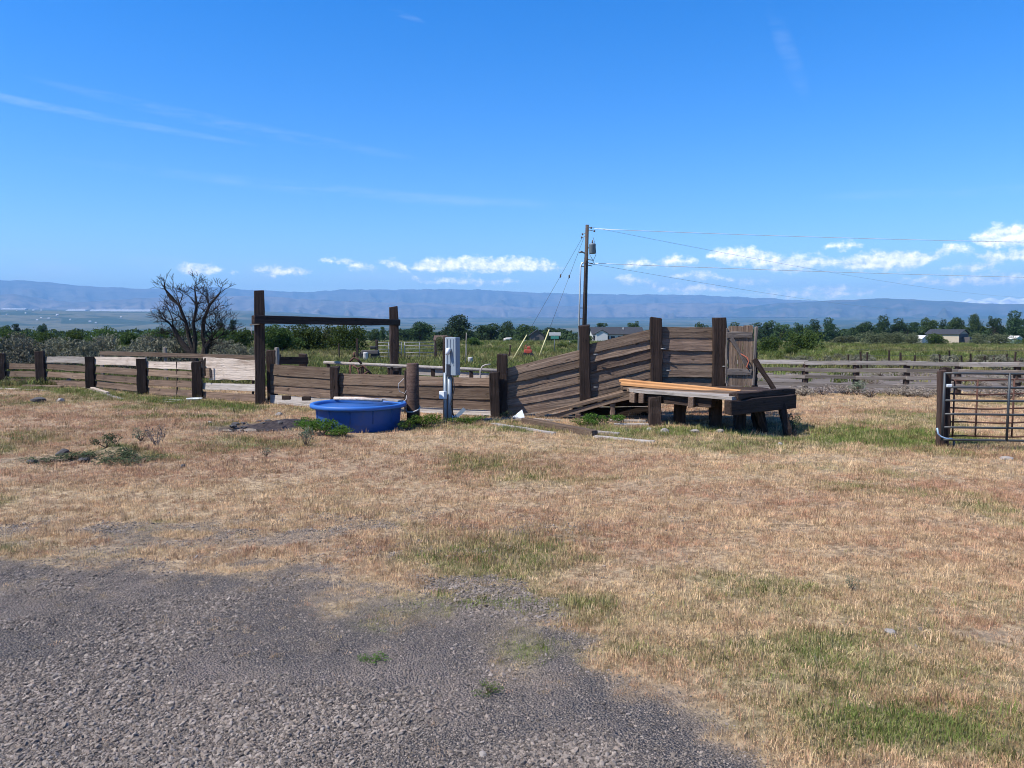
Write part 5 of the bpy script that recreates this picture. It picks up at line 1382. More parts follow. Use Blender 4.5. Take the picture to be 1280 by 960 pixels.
# far hedgerow lines that read as one mass
def build_far_wood():
    rng = np.random.default_rng(77)
    P = []
    for (u0, u1, dd, vt, n) in [(300, 520, 330, 412, 2600), (640, 760, 330, 416, 1600), (900, 1300, 330, 412, 5200), (-60, 200, 300, 411, 2600), (498, 715, 245, 412, 3600), (925, 1060, 290, 410, 2600), (1060, 1300, 285, 408, 4200), (735, 810, 275, 413, 800), (1040, 1100, 300, 415, 600), (200, 310, 310, 412, 1200)]:
        u = rng.uniform(u0, u1, n); d = rng.normal(dd, 10, n)
        x = (u - 640) / F * d; zb = gza(x, d); top = EYE + (HOR - vt) / F * d
        hh = (top - zb) * (0.55 + 0.6 * fbm(u * 0.09, u * 0, 4, 3))
        z = zb + hh * rng.uniform(0, 1, n) ** 0.8
        P.append(np.column_stack([x, d, z]))
    P = np.vstack(P)
    me = quads_mesh('far_hedgerow', P, rng.uniform(0.35, 0.9, len(P)), M['leaf_dark'], rng)
    o = bpy.data.objects.new('far_hedgerow', me); C.objects.link(o); o['kind'] = 'stuff'; o['label'] = 'distant hedgerow trees reading as one dark green mass'
build_far_wood()

# ------------------------------------------------------------------ sagebrush
SAGE = [sage_mesh(40 + i, 1.0, 1.15, 900, M['leaf_sage'], M['dry_twig_dark'], 0.06) for i in range(4)]
def put_mesh(name, me, label, cat, loc, s, group=None, rz=None):
    o = bpy.data.objects.new(name, me); C.objects.link(o); o.location = loc; o.scale = s; o.rotation_euler = (0, 0, rj.uniform(0, 6.28) if rz is None else rz)
    return tag(o, label, cat, group)
rs = random.Random(21)
for i in range(84):
    u = rs.uniform(-60, 325); d = rs.choice([rs.uniform(31, 40), rs.uniform(36, 58), rs.uniform(50, 75)])
    p = at(u, 440, d)
    if u > 260 and d < 45 and rs.random() < 0.5: continue
    h = rs.uniform(0.65, 1.5) * (1 + 0.012 * (d - 30)) * (0.7 if u > 250 else 1.0)
    r_ = h * rs.uniform(0.75, 1.05)
    put_mesh('sagebrush', SAGE[i % 4], 'grey sagebrush growing behind the left plank fence', 'sagebrush', (p.x, d, gz(p.x, d)), (r_, r_, h), 'sagebrush behind the left fence')
for i in range(60):
    u = rs.uniform(975, 1330); d = rs.choice([rs.uniform(33.5, 40), rs.uniform(35, 52)])
    p = at(u, 440, d); h = rs.uniform(0.35, 0.65) * (1.3 if u > 1170 and u < 1260 else 1.0); r_ = h * rs.uniform(0.9, 1.4)
    put_mesh('sagebrush', SAGE[i % 4], 'low grey sagebrush beyond the right rail fence', 'sagebrush', (p.x, d, gz(p.x, d)), (r_, r_, h), 'sagebrush beyond the right fence')
TUMBLE = [sage_mesh(60 + i, 1.0, 0.9, 420, M['twig'], M['dry_twig_dark'], 0.055, 'dry_brush') for i in range(2)]
for i in range(24):
    u = rs.choice([rs.uniform(985, 1060), rs.uniform(1095, 1165), rs.uniform(985, 1290)]); d = rs.uniform(22.2, 23.1) - (u - 1000) * 0.0045
    p = at(u, 470, d); h = rs.uniform(0.22, 0.42); r_ = h * rs.uniform(1.1, 1.7)
    put_mesh('dry_brush', TUMBLE[i % 2], 'dry brown brush caught along the foot of the right rail fence', 'brush', (p.x, d, gz(p.x, d)), (r_, r_, h), 'dry brush along the right fence')

for i in range(26):
    u = rs.uniform(1085, 1310); d = rs.uniform(25.0, 32.0); p = at(u, 460, d); h = rs.uniform(0.18, 0.4); r_ = h * rs.uniform(0.9, 1.5)
    put_mesh('dry_brush', TUMBLE[i % 2], 'dry brown brush scattered in the bare pen behind the right rail fence', 'brush', (p.x, d, gz(p.x, d)), (r_, r_, h), 'dry brush in the right pen')

# ------------------------------------------------------------------ dead tree
def build_dead_tree():
    d0 = 33.5; b = at(246, 446, d0); b.z = gz(b.x, d0)
    t = thing('dead_tree', 'bare dead tree with dark forked trunk and twisted branches behind the left fence', 'tree', b)
    rd = random.Random(16); k = d0 / F
    V = {'trunk': ([], []), 'branches': ([], [])}
    def add(part, pts, rads, n):
        vs, fs = tube_geo(pts, rads, n); A, B = V[part]; o = len(A); A += vs; B += [tuple(i + o for i in f) for f in fs]
    def grow(p, d, L, r, depth):
        n = 3; pts = [p]; q = p
        for i in range(n):
            d = (d + Vector((rd.gauss(0, 0.16), rd.gauss(0, 0.16), rd.gauss(0.03, 0.12)))).normalized(); q = q + d * L / n; pts.append(q)
        r1 = r * 0.66
        add('branches' if depth < 5 else 'trunk', pts, [r + (r1 - r) * i / n for i in range(n + 1)], 6 if depth > 2 else 4)
        if depth == 0: return
        nk = rd.choice([2, 3, 3])
        for j in range(nk):
            f = rd.uniform(0.45, 1.0) if j else 1.0
            sp = pts[0].lerp(pts[-1], f) if f < 1 else pts[-1]
            if f < 1: sp = pts[min(n, int(f * n + 0.5))]
            ang = Vector((rd.gauss(0, 0.62), rd.gauss(0, 0.55), rd.gauss(0.10, 0.34)))
            grow(sp, (d + ang).normalized(), L * rd.uniform(0.68, 0.95), max(r1 * (0.9 if j == 0 else 0.72), 0.007), depth - 1)
    def px(du, dv): return Vector((du * k, 0, -dv * k))
    # trunk stems given in px offsets from the base at (243,446)
    s1 = [px(4, 2), px(-4, -18), px(-14, -32), px(-23, -45), px(-28, -56)]
    add('trunk', s1, [0.20, 0.15, 0.125, 0.10, 0.08], 9)
    s2 = [px(6, 3), px(9, -14), px(11, -30), px(18, -40)]
    add('trunk', s2, [0.19, 0.17, 0.15, 0.11], 9)
    s3 = [px(0, -10), px(-3, -24), px(-8, -40), px(-12, -62), px(-20, -84), px(-34, -97)]
    add('trunk', s3, [0.13, 0.11, 0.09, 0.075, 0.06, 0.045], 7)
    s4 = [px(11, -30), px(8, -46), px(10, -66), px(18, -84), px(30, -98)]
    add('trunk', s4, [0.11, 0.085, 0.07, 0.055, 0.04], 7)
    s5 = [px(-3, -24), px(-1, -44), px(-3, -62), px(2, -84), px(0, -104)]
    add('trunk', s5, [0.10, 0.08, 0.065, 0.05, 0.03], 7)
    add('branches', [px(-20, -84), px(-30, -96), px(-37, -104), px(-38, -116)], [0.045, 0.04, 0.035, 0.015], 6)
    for (st, dv, L, r, dp) in [(s5[4], (0.1, 0.1, 1.0), 0.5, 0.035, 3), (s5[3], (-0.5, -0.2, 0.8), 0.6, 0.045, 4), (s5[2], (0.6, 0.2, 0.7), 0.7, 0.05, 4), (s5[3], (0.6, 0.2, 0.8), 0.6, 0.04, 3), (s1[4], (-0.7, 0.1, 0.6), 0.55, 0.06, 4), (s1[4], (-0.25, -0.3, 0.9), 0.7, 0.06, 4), (s1[3], (-0.8, -0.2, 0.3), 0.5, 0.05, 4), (s2[3], (0.85, 0.1, 0.4), 0.75, 0.065, 4), (s2[3], (0.5, -0.4, 0.7), 0.75, 0.065, 4), (s2[2], (0.9, 0.3, 0.15), 0.7, 0.05, 4),
                               (s3[3], (-0.7, 0.3, 0.5), 0.75, 0.05, 4), (s3[5], (-0.55, 0, 0.8), 0.55, 0.035, 3), (s3[4], (0.25, 0.3, 0.9), 0.6, 0.045, 4), (s4[4], (0.6, 0, 0.75), 0.5, 0.035, 3), (s4[3], (-0.3, 0.3, 0.9), 0.65, 0.045, 4), (s4[2], (0.6, -0.3, 0.6), 0.75, 0.05, 4),
                               (s3[2], (0.4, -0.4, 0.8), 0.7, 0.05, 4), (s1[2], (-0.5, 0.4, 0.7), 0.7, 0.045, 4), (s4[1], (0.3, 0.5, 0.8), 0.8, 0.05, 4)]:
        grow(st, Vector(dv).normalized(), L * 0.66, r * 0.62, dp)
        grow(st, (Vector(dv) + Vector((rd.gauss(0, 0.5), rd.gauss(0, 0.5), 0.1))).normalized(), L * 0.62, r * 0.5, dp)
    for part, (A, B) in V.items(): mobj(part, [b + v for v in A] if False else A, B, M['deadwood'], None, (0, 0, 0)).parent = t
build_dead_tree()

# ================================================================== PENS AND CLUTTER BEHIND THE MIDDLE FENCE
def build_pens():
    # galvanised corral panels
    for k, (u0, u1, d, lab) in enumerate([(470, 502, 52, 'galvanised pipe corral panel behind the right gateway post, left one'), (506, 543, 52.5, 'galvanised pipe corral panel right of the gateway post')]):
        a = at(u0, 455, d); b = at(u1, 455, d + 0.4); zg = gz(a.x, d)
        t = thing('corral_panel', lab, 'panel', (a.x, d, zg), 'pipe corral panels')
        for z in (0.22, 0.46, 0.70, 0.94, 1.16):
            tube('rail', [Vector((a.x, d, zg + z)), Vector((b.x, d + 0.4, zg + z))], 0.026, M['galv'], t, 6)
        for f in (0, 0.5, 1): 
            p = Vector((a.x, d, zg)).lerp(Vector((b.x, d + 0.4, zg)), f); tube('upright', [p, p + Vector((0, 0, 1.2))], 0.03, M['galv'], t, 6)
    for k, (u, d, h, w, lab) in enumerate([(471, 51.5, 1.35, 0.16, 'dark wooden post left of the corral panels'), (544.5, 52, 1.3, 0.14, 'dark wooden post at the right end of the corral panels'), (447, 51, 1.45, 0.14, 'dark wooden post behind the rusty bent frame'), (424, 51, 1.1, 0.08, 'thin dark post seen through the gateway, left'), (636, 60, 0.9, 0.12, 'short leaning dark post above the chute foot'), (583, 55, 1.0, 0.05, 'thin pale post right of the meter box')]):
        p = at(u, 450, d); z = gz(p.x, d)
        t = thing('fence_post', lab, 'post', (p.x, d, z), 'odd posts in the pens'); post('shaft', (p.x, d, z - 0.1), (p.x + (0.15 if 'leaning' in lab else 0), d, z + h), w, w, M['tie'] if 'pale' not in lab else M['plank_grey'], t, seg=2)
    # tall thin stake behind the meter
    p = at(581.5, 455, 40); z = gz(p.x, 40); o = tube('stake', [Vector((p.x, 40, z)), at(583, 416, 40)], 0.022, M['plank_grey'], None, 6); tag(o, 'tall thin pale stake right of the meter box', 'stake')
    # rail pen right behind the boards
    a = at(405, 453, 22.0); b = at(640, 464, 19.6)
    t = thing('rail_fence', 'grey top rail and short boards of the pen behind the tank fence', 'fence', (b.x, b.y, gz(b.x, b.y)))
    def ln(u):
        k_ = (u - 640) / F; dd = b - a; s = (k_ * a.y - a.x) / (dd.x - k_ * dd.y); return a + dd * s
    tube('rail', [ln(405) + Vector((0, 0, 0.0)), ln(480), ln(560), ln(648)], 0.045, M['plank_grey'], t, 7)
    plank('rail', ln(520) - Vector((0, -0.06, 0.14)), ln(560) - Vector((0, -0.06, 0.12)), 0.17, 0.05, M['plank_grey'], t)
    for (u0, u1) in ((574, 588), (590, 614)):
        plank('board', ln(u0) - Vector((0, -0.06, 0.20)), ln(u1) - Vector((0, -0.06, 0.20)), 0.22, 0.04, M['pale'], t)
    plank('rail', ln(432) - Vector((0, 0.05, 0.42)), ln(520) - Vector((0, 0.05, 0.44)), 0.06, 0.04, M['plank_grey'], t)
    for u in (410, 452, 489, 541, 589, 640):
        p = ln(u); post('post', Vector((p.x, p.y + 0.06, gz(p.x, p.y) - 0.1)), Vector((p.x, p.y + 0.06, p.z - 0.05)), 0.1, 0.1, M['tie'], t, seg=2)
    arc = [at(600, 474, 19.4), at(600.5, 463, 19.4), at(603, 458, 19.4), at(607, 456, 19.4), at(613, 455.5, 19.4)]
    arc[0].z = gz(arc[0].x, 19.4)
    o = tube('bent_pipe', arc, 0.02, M['plank_grey'], None, 8); tag(o, 'bent grey pipe arching over the fence left of the foot posts', 'pipe')
    # rusty bent frame of an old implement
    y = 19.6
    t = thing('rusty_implement', 'rusty bent metal frame of an old implement seen over the tank fence', 'implement', (at(450, 470, y).x, y, gz(-4, y)))
    for pts in ([(437.5, 471), (438, 456)], [(437, 452), (443, 446.5), (447, 449), (452, 455)], [(441, 456), (447, 461), (454, 457), (464, 468)], [(443, 446), (443, 440)], [(455, 468), (461, 464)], [(447, 461), (449, 466), (447, 490)], [(438, 460), (437, 492)]):
        tube('bar', [at(u, v, y) for (u, v) in pts], 0.03, M['rust'], t, 6)
    # low dark bench
    y = 22.5
    t = thing('feed_bunk', 'small grey topped bench behind the fence, below the right gateway post', 'bench', (at(494, 465, y).x, y, gz(-3.4, y)))
    box('top', at(494, 458.5, y), (0.42, 0.3, 0.06), M['plank_grey'], t, 0.006)
    for u in (487, 500):
        q = at(u, 470, y); post('leg', Vector((q.x, y, gz(q.x, y))), Vector((q.x, y, at(u, 459.5, y).z)), 0.06, 0.2, M['tie'], t, seg=2)
    plank('stretcher', at(488, 466, y), at(499, 466, y), 0.08, 0.1, M['tie'], t, seg=2)
    # white drums
    for (u, v, d, r_, h, lab) in [(457, 445, 49, 0.16, 0.5, 'white plastic drum beside the rusty frame, through the gateway'), (588, 458, 42, 0.14, 0.42, 'white drum standing right of the meter box')]:
        p = at(u, v, d); z = gz(p.x, d); zz = max(z, p.z - h * 0.3)
        o = lathe('drum', [(0, 0), (r_, 0), (r_ * 1.03, h * 0.1), (r_, h * 0.14), (r_, h * 0.8), (r_ * 1.03, h * 0.84), (r_, h * 0.95), (r_ * 0.5, h), (0, h)], M['concrete'], None, (p.x, d, z), 16); o.scale = (1, 1, max(1.0, (p.z + h * 0.5 - z) / h)); tag(o, lab, 'drum')
    # dark machine parts
    p = at(463, 447, 50); z = gz(p.x, 50)
    t = thing('farm_equipment', 'dark low farm machine behind the fence posts, through the gateway', 'machine', (p.x, 50, z))
    box('frame', (p.x, 50, z + 0.55), (1.1, 0.5, 0.22), M['wall_dark'], t, 0.03); box('seat', (p.x + 0.2, 50, z + 0.85), (0.4, 0.3, 0.2), M['black'], t, 0.05)
    for dx in (-0.4, 0.35):
        c = Vector((p.x + dx, 49.8, z + 0.32)); tube('wheel', [c, c + Vector((0, 0.12, 0))], 0.32, M['black'], t, 16, False)
    # red can / small red machine
    p = at(660, 452, 58); z = gz(p.x, 58)
    t = thing('red_machine', 'small red machine showing over the chute wall, between the yellow guy guards', 'machine', (p.x, 58, z))
    box('body', (p.x, 58, z + 0.42), (0.62, 0.4, 0.30), M['red'], t, 0.06); box('hood', (p.x + 0.05, 58, z + 0.70), (0.3, 0.3, 0.2), M['red'], t, 0.05)
    tube('handle', [Vector((p.x - 0.28, 58, z + 0.5)), Vector((p.x - 0.2, 58, z + 0.85)), Vector((p.x - 0.1, 58, z + 0.9))], 0.03, M['red'], t, 6)
    for dx in (-0.25, 0.25):
        c = Vector((p.x + dx, 57.75, z + 0.18)); tube('wheel', [c, c + Vector((0, 0.1, 0))], 0.18, M['black'], t, 14, False)
    # white boxes standing in the far field
    for (u, v, d, lab) in [(616, 424, 175, 'small white box in the far field, left one'), (630.5, 428.5, 160, 'small white box in the far field, below the cow'), (655.5, 428.5, 160, 'small white box in the far field, right one'), (713.5, 428, 120, 'small pale box at the foot of the utility pole')]:
        p = at(u, v, d); z = gz(p.x, d); t = thing('field_box', lab, 'box', (p.x, d, z), 'white boxes in the field')
        box('body', (p.x, d, z + 0.25), (0.45, 0.45, 0.5), M['wall_white'], t, 0.02); box('lid', (p.x, d, z + 0.53), (0.5, 0.5, 0.06), M['wall_white'], t, 0.01)
build_pens()

def build_cow():
    d = 170.0; p = at(634, 425, d); z = gz(p.x, d)
    V = [(0.62, 0, 1.05), (0.2, 0, 1.02), (-0.35, 0, 1.02), (-0.75, 0, 1.08), (0.85, 0, 1.18), (1.08, 0, 1.30), (1.35, 0, 1.12),
         (0.6, 0.18, 0.7), (0.62, 0.2, 0.38), (0.6, 0.2, 0.03), (0.6, -0.18, 0.7), (0.62, -0.2, 0.38), (0.6, -0.2, 0.03),
         (-0.72, 0.18, 0.72), (-0.82, 0.2, 0.42), (-0.76, 0.2, 0.03), (-0.72, -0.18, 0.72), (-0.82, -0.2, 0.42), (-0.76, -0.2, 0.03), (-0.98, 0, 1.1), (-1.03, 0, 0.6),
         (1.08, 0.2, 1.34), (1.08, -0.2, 1.34)]
    E = [(0, 1), (1, 2), (2, 3), (0, 4), (4, 5), (5, 6), (0, 7), (7, 8), (8, 9), (0, 10), (10, 11), (11, 12), (3, 13), (13, 14), (14, 15), (3, 16), (16, 17), (17, 18), (3, 19), (19, 20), (5, 21), (5, 22)]
    Rd = [0.33, 0.36, 0.37, 0.32, 0.22, 0.16, 0.10, 0.12, 0.07, 0.065, 0.12, 0.07, 0.065, 0.15, 0.075, 0.065, 0.15, 0.075, 0.065, 0.05, 0.04, 0.04, 0.04]
    me = bpy.data.meshes.new('cow'); me.from_pydata(V, E, []); me.materials.append(M['hide'])
    o = bpy.data.objects.new('cow', me); C.objects.link(o); o.location = (p.x, d, z); o.rotation_euler = (0, 0, R(20)); o.scale = (0.85, 0.85, 0.85)
    md = o.modifiers.new('skin', 'SKIN')
    for i, r_ in enumerate(Rd): me.skin_vertices[0].data[i].radius = (r_, r_)
    me.skin_vertices[0].data[1].use_root = True
    sb = o.modifiers.new('sub', 'SUBSURF'); sb.levels = 1; sb.render_levels = 1
    tag(o, 'white and brown cow standing in the far field beneath the trees', 'cow')
build_cow()

# ================================================================== BOARDS, STONES AND SCRAP ON THE YARD
def gboard(label, uv0, uv1, w, tk, mat, lift=0.0, grp='scrap boards on the ground'):
    p = on(*uv0); q = on(*uv1); p.z += tk / 2 + lift; q.z += tk / 2 + lift
    o = plank('scrap_board', p, q, w, tk, M[mat], None, up=(0.2, 1, 0), seg=5, jit=0.005, cham=0.004)
    return tag(o, label, 'board', grp)
gboard('long pale scrap board on the ground below the foot posts', (616, 531), (694, 543), 0.10, 0.04, 'plank_grey')
gboard('thick dark scrap timber on the ground in front of the ramp', (655, 529), (744, 546), 0.16, 0.12, 'plank')
gboard('pale scrap board end beyond the dark timber', (738, 541), (774, 544), 0.10, 0.05, 'plank_grey')
gboard('long pale scrap board on the ground towards the dock', (743, 547), (818, 554), 0.10, 0.04, 'plank_grey')
gboard('grey scrap board at the foot of the ramp', (628, 524), (700, 527), 0.12, 0.04, 'plank_grey')
gboard('second grey scrap board at the foot of the ramp, in front', (640, 527), (690, 530), 0.10, 0.04, 'plank', 0.0)
gboard('grey scrap board under the left end of the dock', (762, 527), (808, 528), 0.14, 0.05, 'plank_grey')
gboard('second grey scrap board under the left end of the dock, nearer', (768, 531), (812, 532), 0.12, 0.04, 'plank_grey')
gboard('thin grey scrap board on the ground behind the dock legs', (822, 526), (876, 525), 0.10, 0.04, 'plank_grey')
gboard('pale scrap board lying in the grass below the third fence post', (96, 482), (152, 500), 0.13, 0.04, 'plank_grey')
gboard('second scrap board beside it, leading to the grey scrap', (94, 480), (135, 493), 0.10, 0.04, 'pale', 0.03)
gboard('brown scrap board lying along the left fence', (30, 484), (78, 485), 0.16, 0.08, 'plank')
gboard('long pale scrap board flat in the grass at the far left', (0, 486), (60, 489), 0.12, 0.03, 'pale')
gboard('thin pale board lying before the fourth fence post', (205, 504), (234, 501), 0.10, 0.03, 'plank_grey')
gboard('pale board lying left of the fourth fence post', (206, 500), (226, 500.5), 0.14, 0.03, 'concrete')
gboard('pale board hard against the foot of the middle fence', (588, 524), (615, 525), 0.08, 0.03, 'plank_grey')
# white triangular scrap
p = on(647, 524)
o = mobj('white_scrap', [(-0.16, 0.02, 0), (0.17, -0.02, 0), (0.10, 0.08, 0.19), (-0.16, 0.05, 0.005), (0.17, 0.01, 0.005), (0.10, 0.10, 0.20)], [(0, 1, 2), (5, 4, 3), (0, 3, 4, 1), (1, 4, 5, 2), (2, 5, 3, 0)], M['white_paint'], None, p)
tag(o, 'small white triangular panel leaning at the foot of the ramp', 'panel')
p = on(247, 500.5); o = lathe('basin', [(0, 0.0), (0.12, 0.0), (0.20, 0.05), (0.21, 0.07), (0.19, 0.065), (0.11, 0.02), (0, 0.015)], M['white_paint'], None, p - Vector((0, 0.2, -0.01)), 20); tag(o, 'small white basin in the grass at the fourth post foot', 'basin')
# grey metal scrap on the boards at left
p = on(85, 483)
t = thing('metal_scrap', 'small grey metal scrap frame leaning on boards at the left fence', 'scrap', p)
for (a, b) in (((-0.02, 0, 0), (0.03, -0.05, 0.34)), ((0.06, 0, 0.0), (0.03, -0.05, 0.34)), ((-0.28, 0.05, 0.02), (0.02, -0.02, 0.22)), ((0.10, -0.04, 0.0), (0.09, -0.05, 0.30))):
    plank('bar', p + Vector(a), p + Vector(b), 0.06, 0.03, M['galv'], t, seg=2)

def stone_mesh(seed, detail=2):
    bm = bmesh.new(); bmesh.ops.create_icosphere(bm, subdivisions=detail, radius=1.0)
    r_ = random.Random(seed); off = Vector((r_.uniform(0, 50), r_.uniform(0, 50), r_.uniform(0, 50)))
    sc_ = Vector((r_.uniform(0.9, 1.3), r_.uniform(0.7, 1.0), r_.uniform(0.5, 0.75)))
    planes = [(Vector((r_.gauss(0, 1), r_.gauss(0, 1), r_.gauss(0, 1))).normalized(), r_.uniform(0.55, 0.85)) for _ in range(7)]
    for v in bm.verts:
        c = v.co.copy()
        for n, dd in planes:
            e = c.dot(n) - dd
            if e > 0: c -= n * e
        c *= 1 + 0.18 * mnoise.noise(c * 1.4 + off); v.co = Vector((c.x * sc_.x, c.y * sc_.y, c.z * sc_.z))
    me = bpy.data.meshes.new('stone'); bm.to_mesh(me); bm.free(); return me
STN = [stone_mesh(i) for i in range(4)]
def rock(label, u, v, s, mat, k):
    p = on(u, v); me = STN[k % 4].copy(); me.materials.append(M[mat])
    o = bpy.data.objects.new('rock', me); C.objects.link(o); o.location = p + Vector((0, 0, s * 0.25)); o.scale = (s, s, s * 0.8); o.rotation_euler = (0, 0, k * 1.3)
    return tag(o, label, 'rock', 'loose rocks on the yard')
for i, (u, v, s, m, lab) in enumerate([(48, 503, 0.20, 'stone_dark', 'dark rock in the grass at the far left below the fence'), (77, 502, 0.14, 'stone_pale', 'pale flat rock right of the dark rock at far left'),
        (976, 556, 0.06, 'stone_pale', 'pale rock in the grass in front of the dock right leg'), (900, 540, 0.09, 'stone_pale', 'pale rock below the dock middle legs'), (868, 541, 0.10, 'stone_pale', 'pale rock in front of the dock second leg'), (832, 541, 0.12, 'stone_pale', 'flat pale rock in front of the dock first leg'), (812, 538, 0.07, 'stone_pale', 'small pale rock left of the dock first leg'),
        (1258, 575, 0.09, 'stone_pale', 'rough pale rock in the grass below the steel gate'), (1112, 792, 0.045, 'stone_pale', 'small flat rock in the green grass at lower right'), (604, 944, 0.024, 'stone_pale', 'pale broken stone in the gravel at bottom centre'),
        (78, 569, 0.13, 'stone_dark', 'dark rock on the weedy heap'), (106, 577, 0.10, 'stone_dark', 'lower dark rock beside the weedy heap'), (40, 579, 0.08, 'stone_dark', 'small dark rock left of the weedy heap'),
        (228, 584, 0.06, 'stone_dark', 'small dark clod right of the weedy heap'), (776, 528, 0.08, 'stone_dark', 'dark rock under the left end of the dock'), (940, 541, 0.12, 'stone_dark', 'dark rock under the right end of the dock'), (915, 538, 0.12, 'stone_dark', 'dark rock between the dock right legs'),
        (348, 519, 0.10, 'stone_pale', 'pale clod behind the mud puddle'), (262, 529, 0.06, 'stone_pale', 'small pale stone left of the mud puddle')]):
    rock(lab, u, v, s, m, i)
rk = random.Random(8)
for i in range(26):
    u = rk.uniform(283, 385); v = rk.uniform(527, 533) + (2.5 if u < 320 else 0)
    rock('dark mud clod along the back of the puddle', u, v, rk.uniform(0.04, 0.085), 'stone_dark', i)['group'] = 'mud clods by the puddle'
# the puddle
def build_puddle():
    c = Vector((-5.15, 14.92, 0)); z = gz(c.x, c.y) + 0.05
    vs = [(0, 0, 0)]; n = 40
    for j in range(n):
        a = 2 * math.pi * j / n; r_ = 1 + 0.35 * (float(vn(math.cos(a) * 2 + 5, math.sin(a) * 2 + 5, 9)) - 0.5); vs.append((0.50 * r_ * math.cos(a), 0.24 * r_ * math.sin(a), 0))
    o = mobj('puddle', vs, [(0, j + 1, (j + 1) % n + 1) for j in range(n)], M['water'], None, (c.x, c.y, z)); struct(o)
build_puddle()

# ------------------------------------------------------------------ weeds and small plants
def plant(name, label, u, v, r_, h, mat, n, seed, cat='plant', leaf=0.06, twig='dry_twig_dark', group=None, dy=0.0):
    p = on(u, v); p.y += dy; p.z = gz(p.x, p.y)
    me = sage_mesh(seed, 1.0, 1.0, n, M[mat], M[twig], leaf, name)
    return put_mesh(name, me, label, cat, p, (r_, r_, h), group, 0.0)
W_ = 'weeds around the yard'
plant('weed', 'green weed clump at the left foot of the blue tank', 405, 545, 0.36, 0.34, 'leaf_weed', 1300, 1, group=W_)
plant('weed', 'green weed clump beside the tank left edge', 388, 542, 0.32, 0.36, 'leaf_weed', 1200, 2, group=W_)
plant('weed', 'low green weeds in front of the blue tank', 428, 546, 0.36, 0.22, 'leaf_weed', 1100, 3, group=W_)
plant('sage_plant', 'small grey green sage plant in front of the weeds left of the tank', 382, 558, 0.20, 0.36, 'leaf_sage_green', 420, 4)
plant('sage_plant', 'tiny grey green plant in the dry grass below the puddle', 333, 571, 0.13, 0.17, 'leaf_sage_green', 260, 5)
plant('weed', 'green weeds at the foot of the round post', 530, 534, 0.42, 0.30, 'leaf_weed', 1200, 6, group=W_)
plant('weed', 'green weeds in front of the round post left side', 510, 538, 0.26, 0.26, 'leaf_weed', 500, 7, group=W_)
plant('weed', 'green weeds around the meter pedestal', 575, 530, 0.46, 0.18, 'leaf_weed', 1000, 8, group=W_)
plant('weed', 'green weeds along the middle fence right of the pedestal', 600, 527, 0.36, 0.16, 'leaf_weed', 500, 9, group=W_)
plant('weed', 'tufts of green weed at the foot posts', 634, 524, 0.26, 0.20, 'leaf_heap', 350, 10, group=W_)
plant('weed', 'broad green weed patch under the ramp, right part', 752, 531, 0.46, 0.26, 'leaf_weed', 1400, 11, group=W_)
plant('weed', 'green weed patch under the ramp, left part', 728, 533, 0.36, 0.20, 'leaf_weed', 700, 12, group=W_)
plant('tumbleweed', 'dark green bushy weed by the slanting dock leg', 990, 545, 0.22, 0.46, 'leaf_heap', 600, 13, 'weed')
plant('weed', 'dark weed on the crest of the low heap at left', 133, 571, 0.26, 0.22, 'leaf_heap', 700, 14, group=W_)
plant('weed', 'spreading dull green weed right on the low heap', 155, 574, 0.34, 0.15, 'leaf_heap', 700, 15, group=W_)
plant('weed', 'dull green weed left on the low heap', 112, 575, 0.32, 0.12, 'leaf_heap', 500, 16, group=W_)
plant('weed', 'low weeds at the left end of the heap', 62, 577, 0.5, 0.08, 'leaf_heap', 500, 17, group=W_)
plant('weed', 'grey green weed spreading at the right end of the low heap', 180, 578, 0.42, 0.10, 'leaf_heap', 700, 24, group=W_)
plant('weed', 'low dull weed in front of the low heap crest', 140, 579, 0.40, 0.10, 'leaf_heap', 700, 25, group=W_)
plant('weed', 'thin weed among the dark rocks left of the heap', 88, 574, 0.40, 0.12, 'leaf_heap', 600, 26, group=W_)
plant('dry_shrub', 'dry twiggy shrub in the red grass at left', 196, 557, 0.24, 0.40, 'twig', 260, 18, 'shrub', 0.06, 'twig')
plant('sage_plant', 'pale green plant beside the dry twiggy shrub', 176, 551, 0.22, 0.26, 'leaf_sage_green', 300, 19)
plant('sage_plant', 'grey green plant in the lower right dry grass', 1064, 738, 0.075, 0.12, 'leaf_sage_green', 300, 20)
plant('sage_plant', 'grey plant beside the right rail fence foot', 1073, 494, 0.5, 0.42, 'leaf_sage_green', 500, 21)
plant('weed', 'bright green weed tuft in the gravel at centre', 610, 866, 0.11, 0.05, 'leaf_weed', 420, 22, group=W_)
plant('weed', 'bright green weed tuft at the gravel edge', 468, 826, 0.13, 0.05, 'leaf_weed', 420, 23, group=W_)

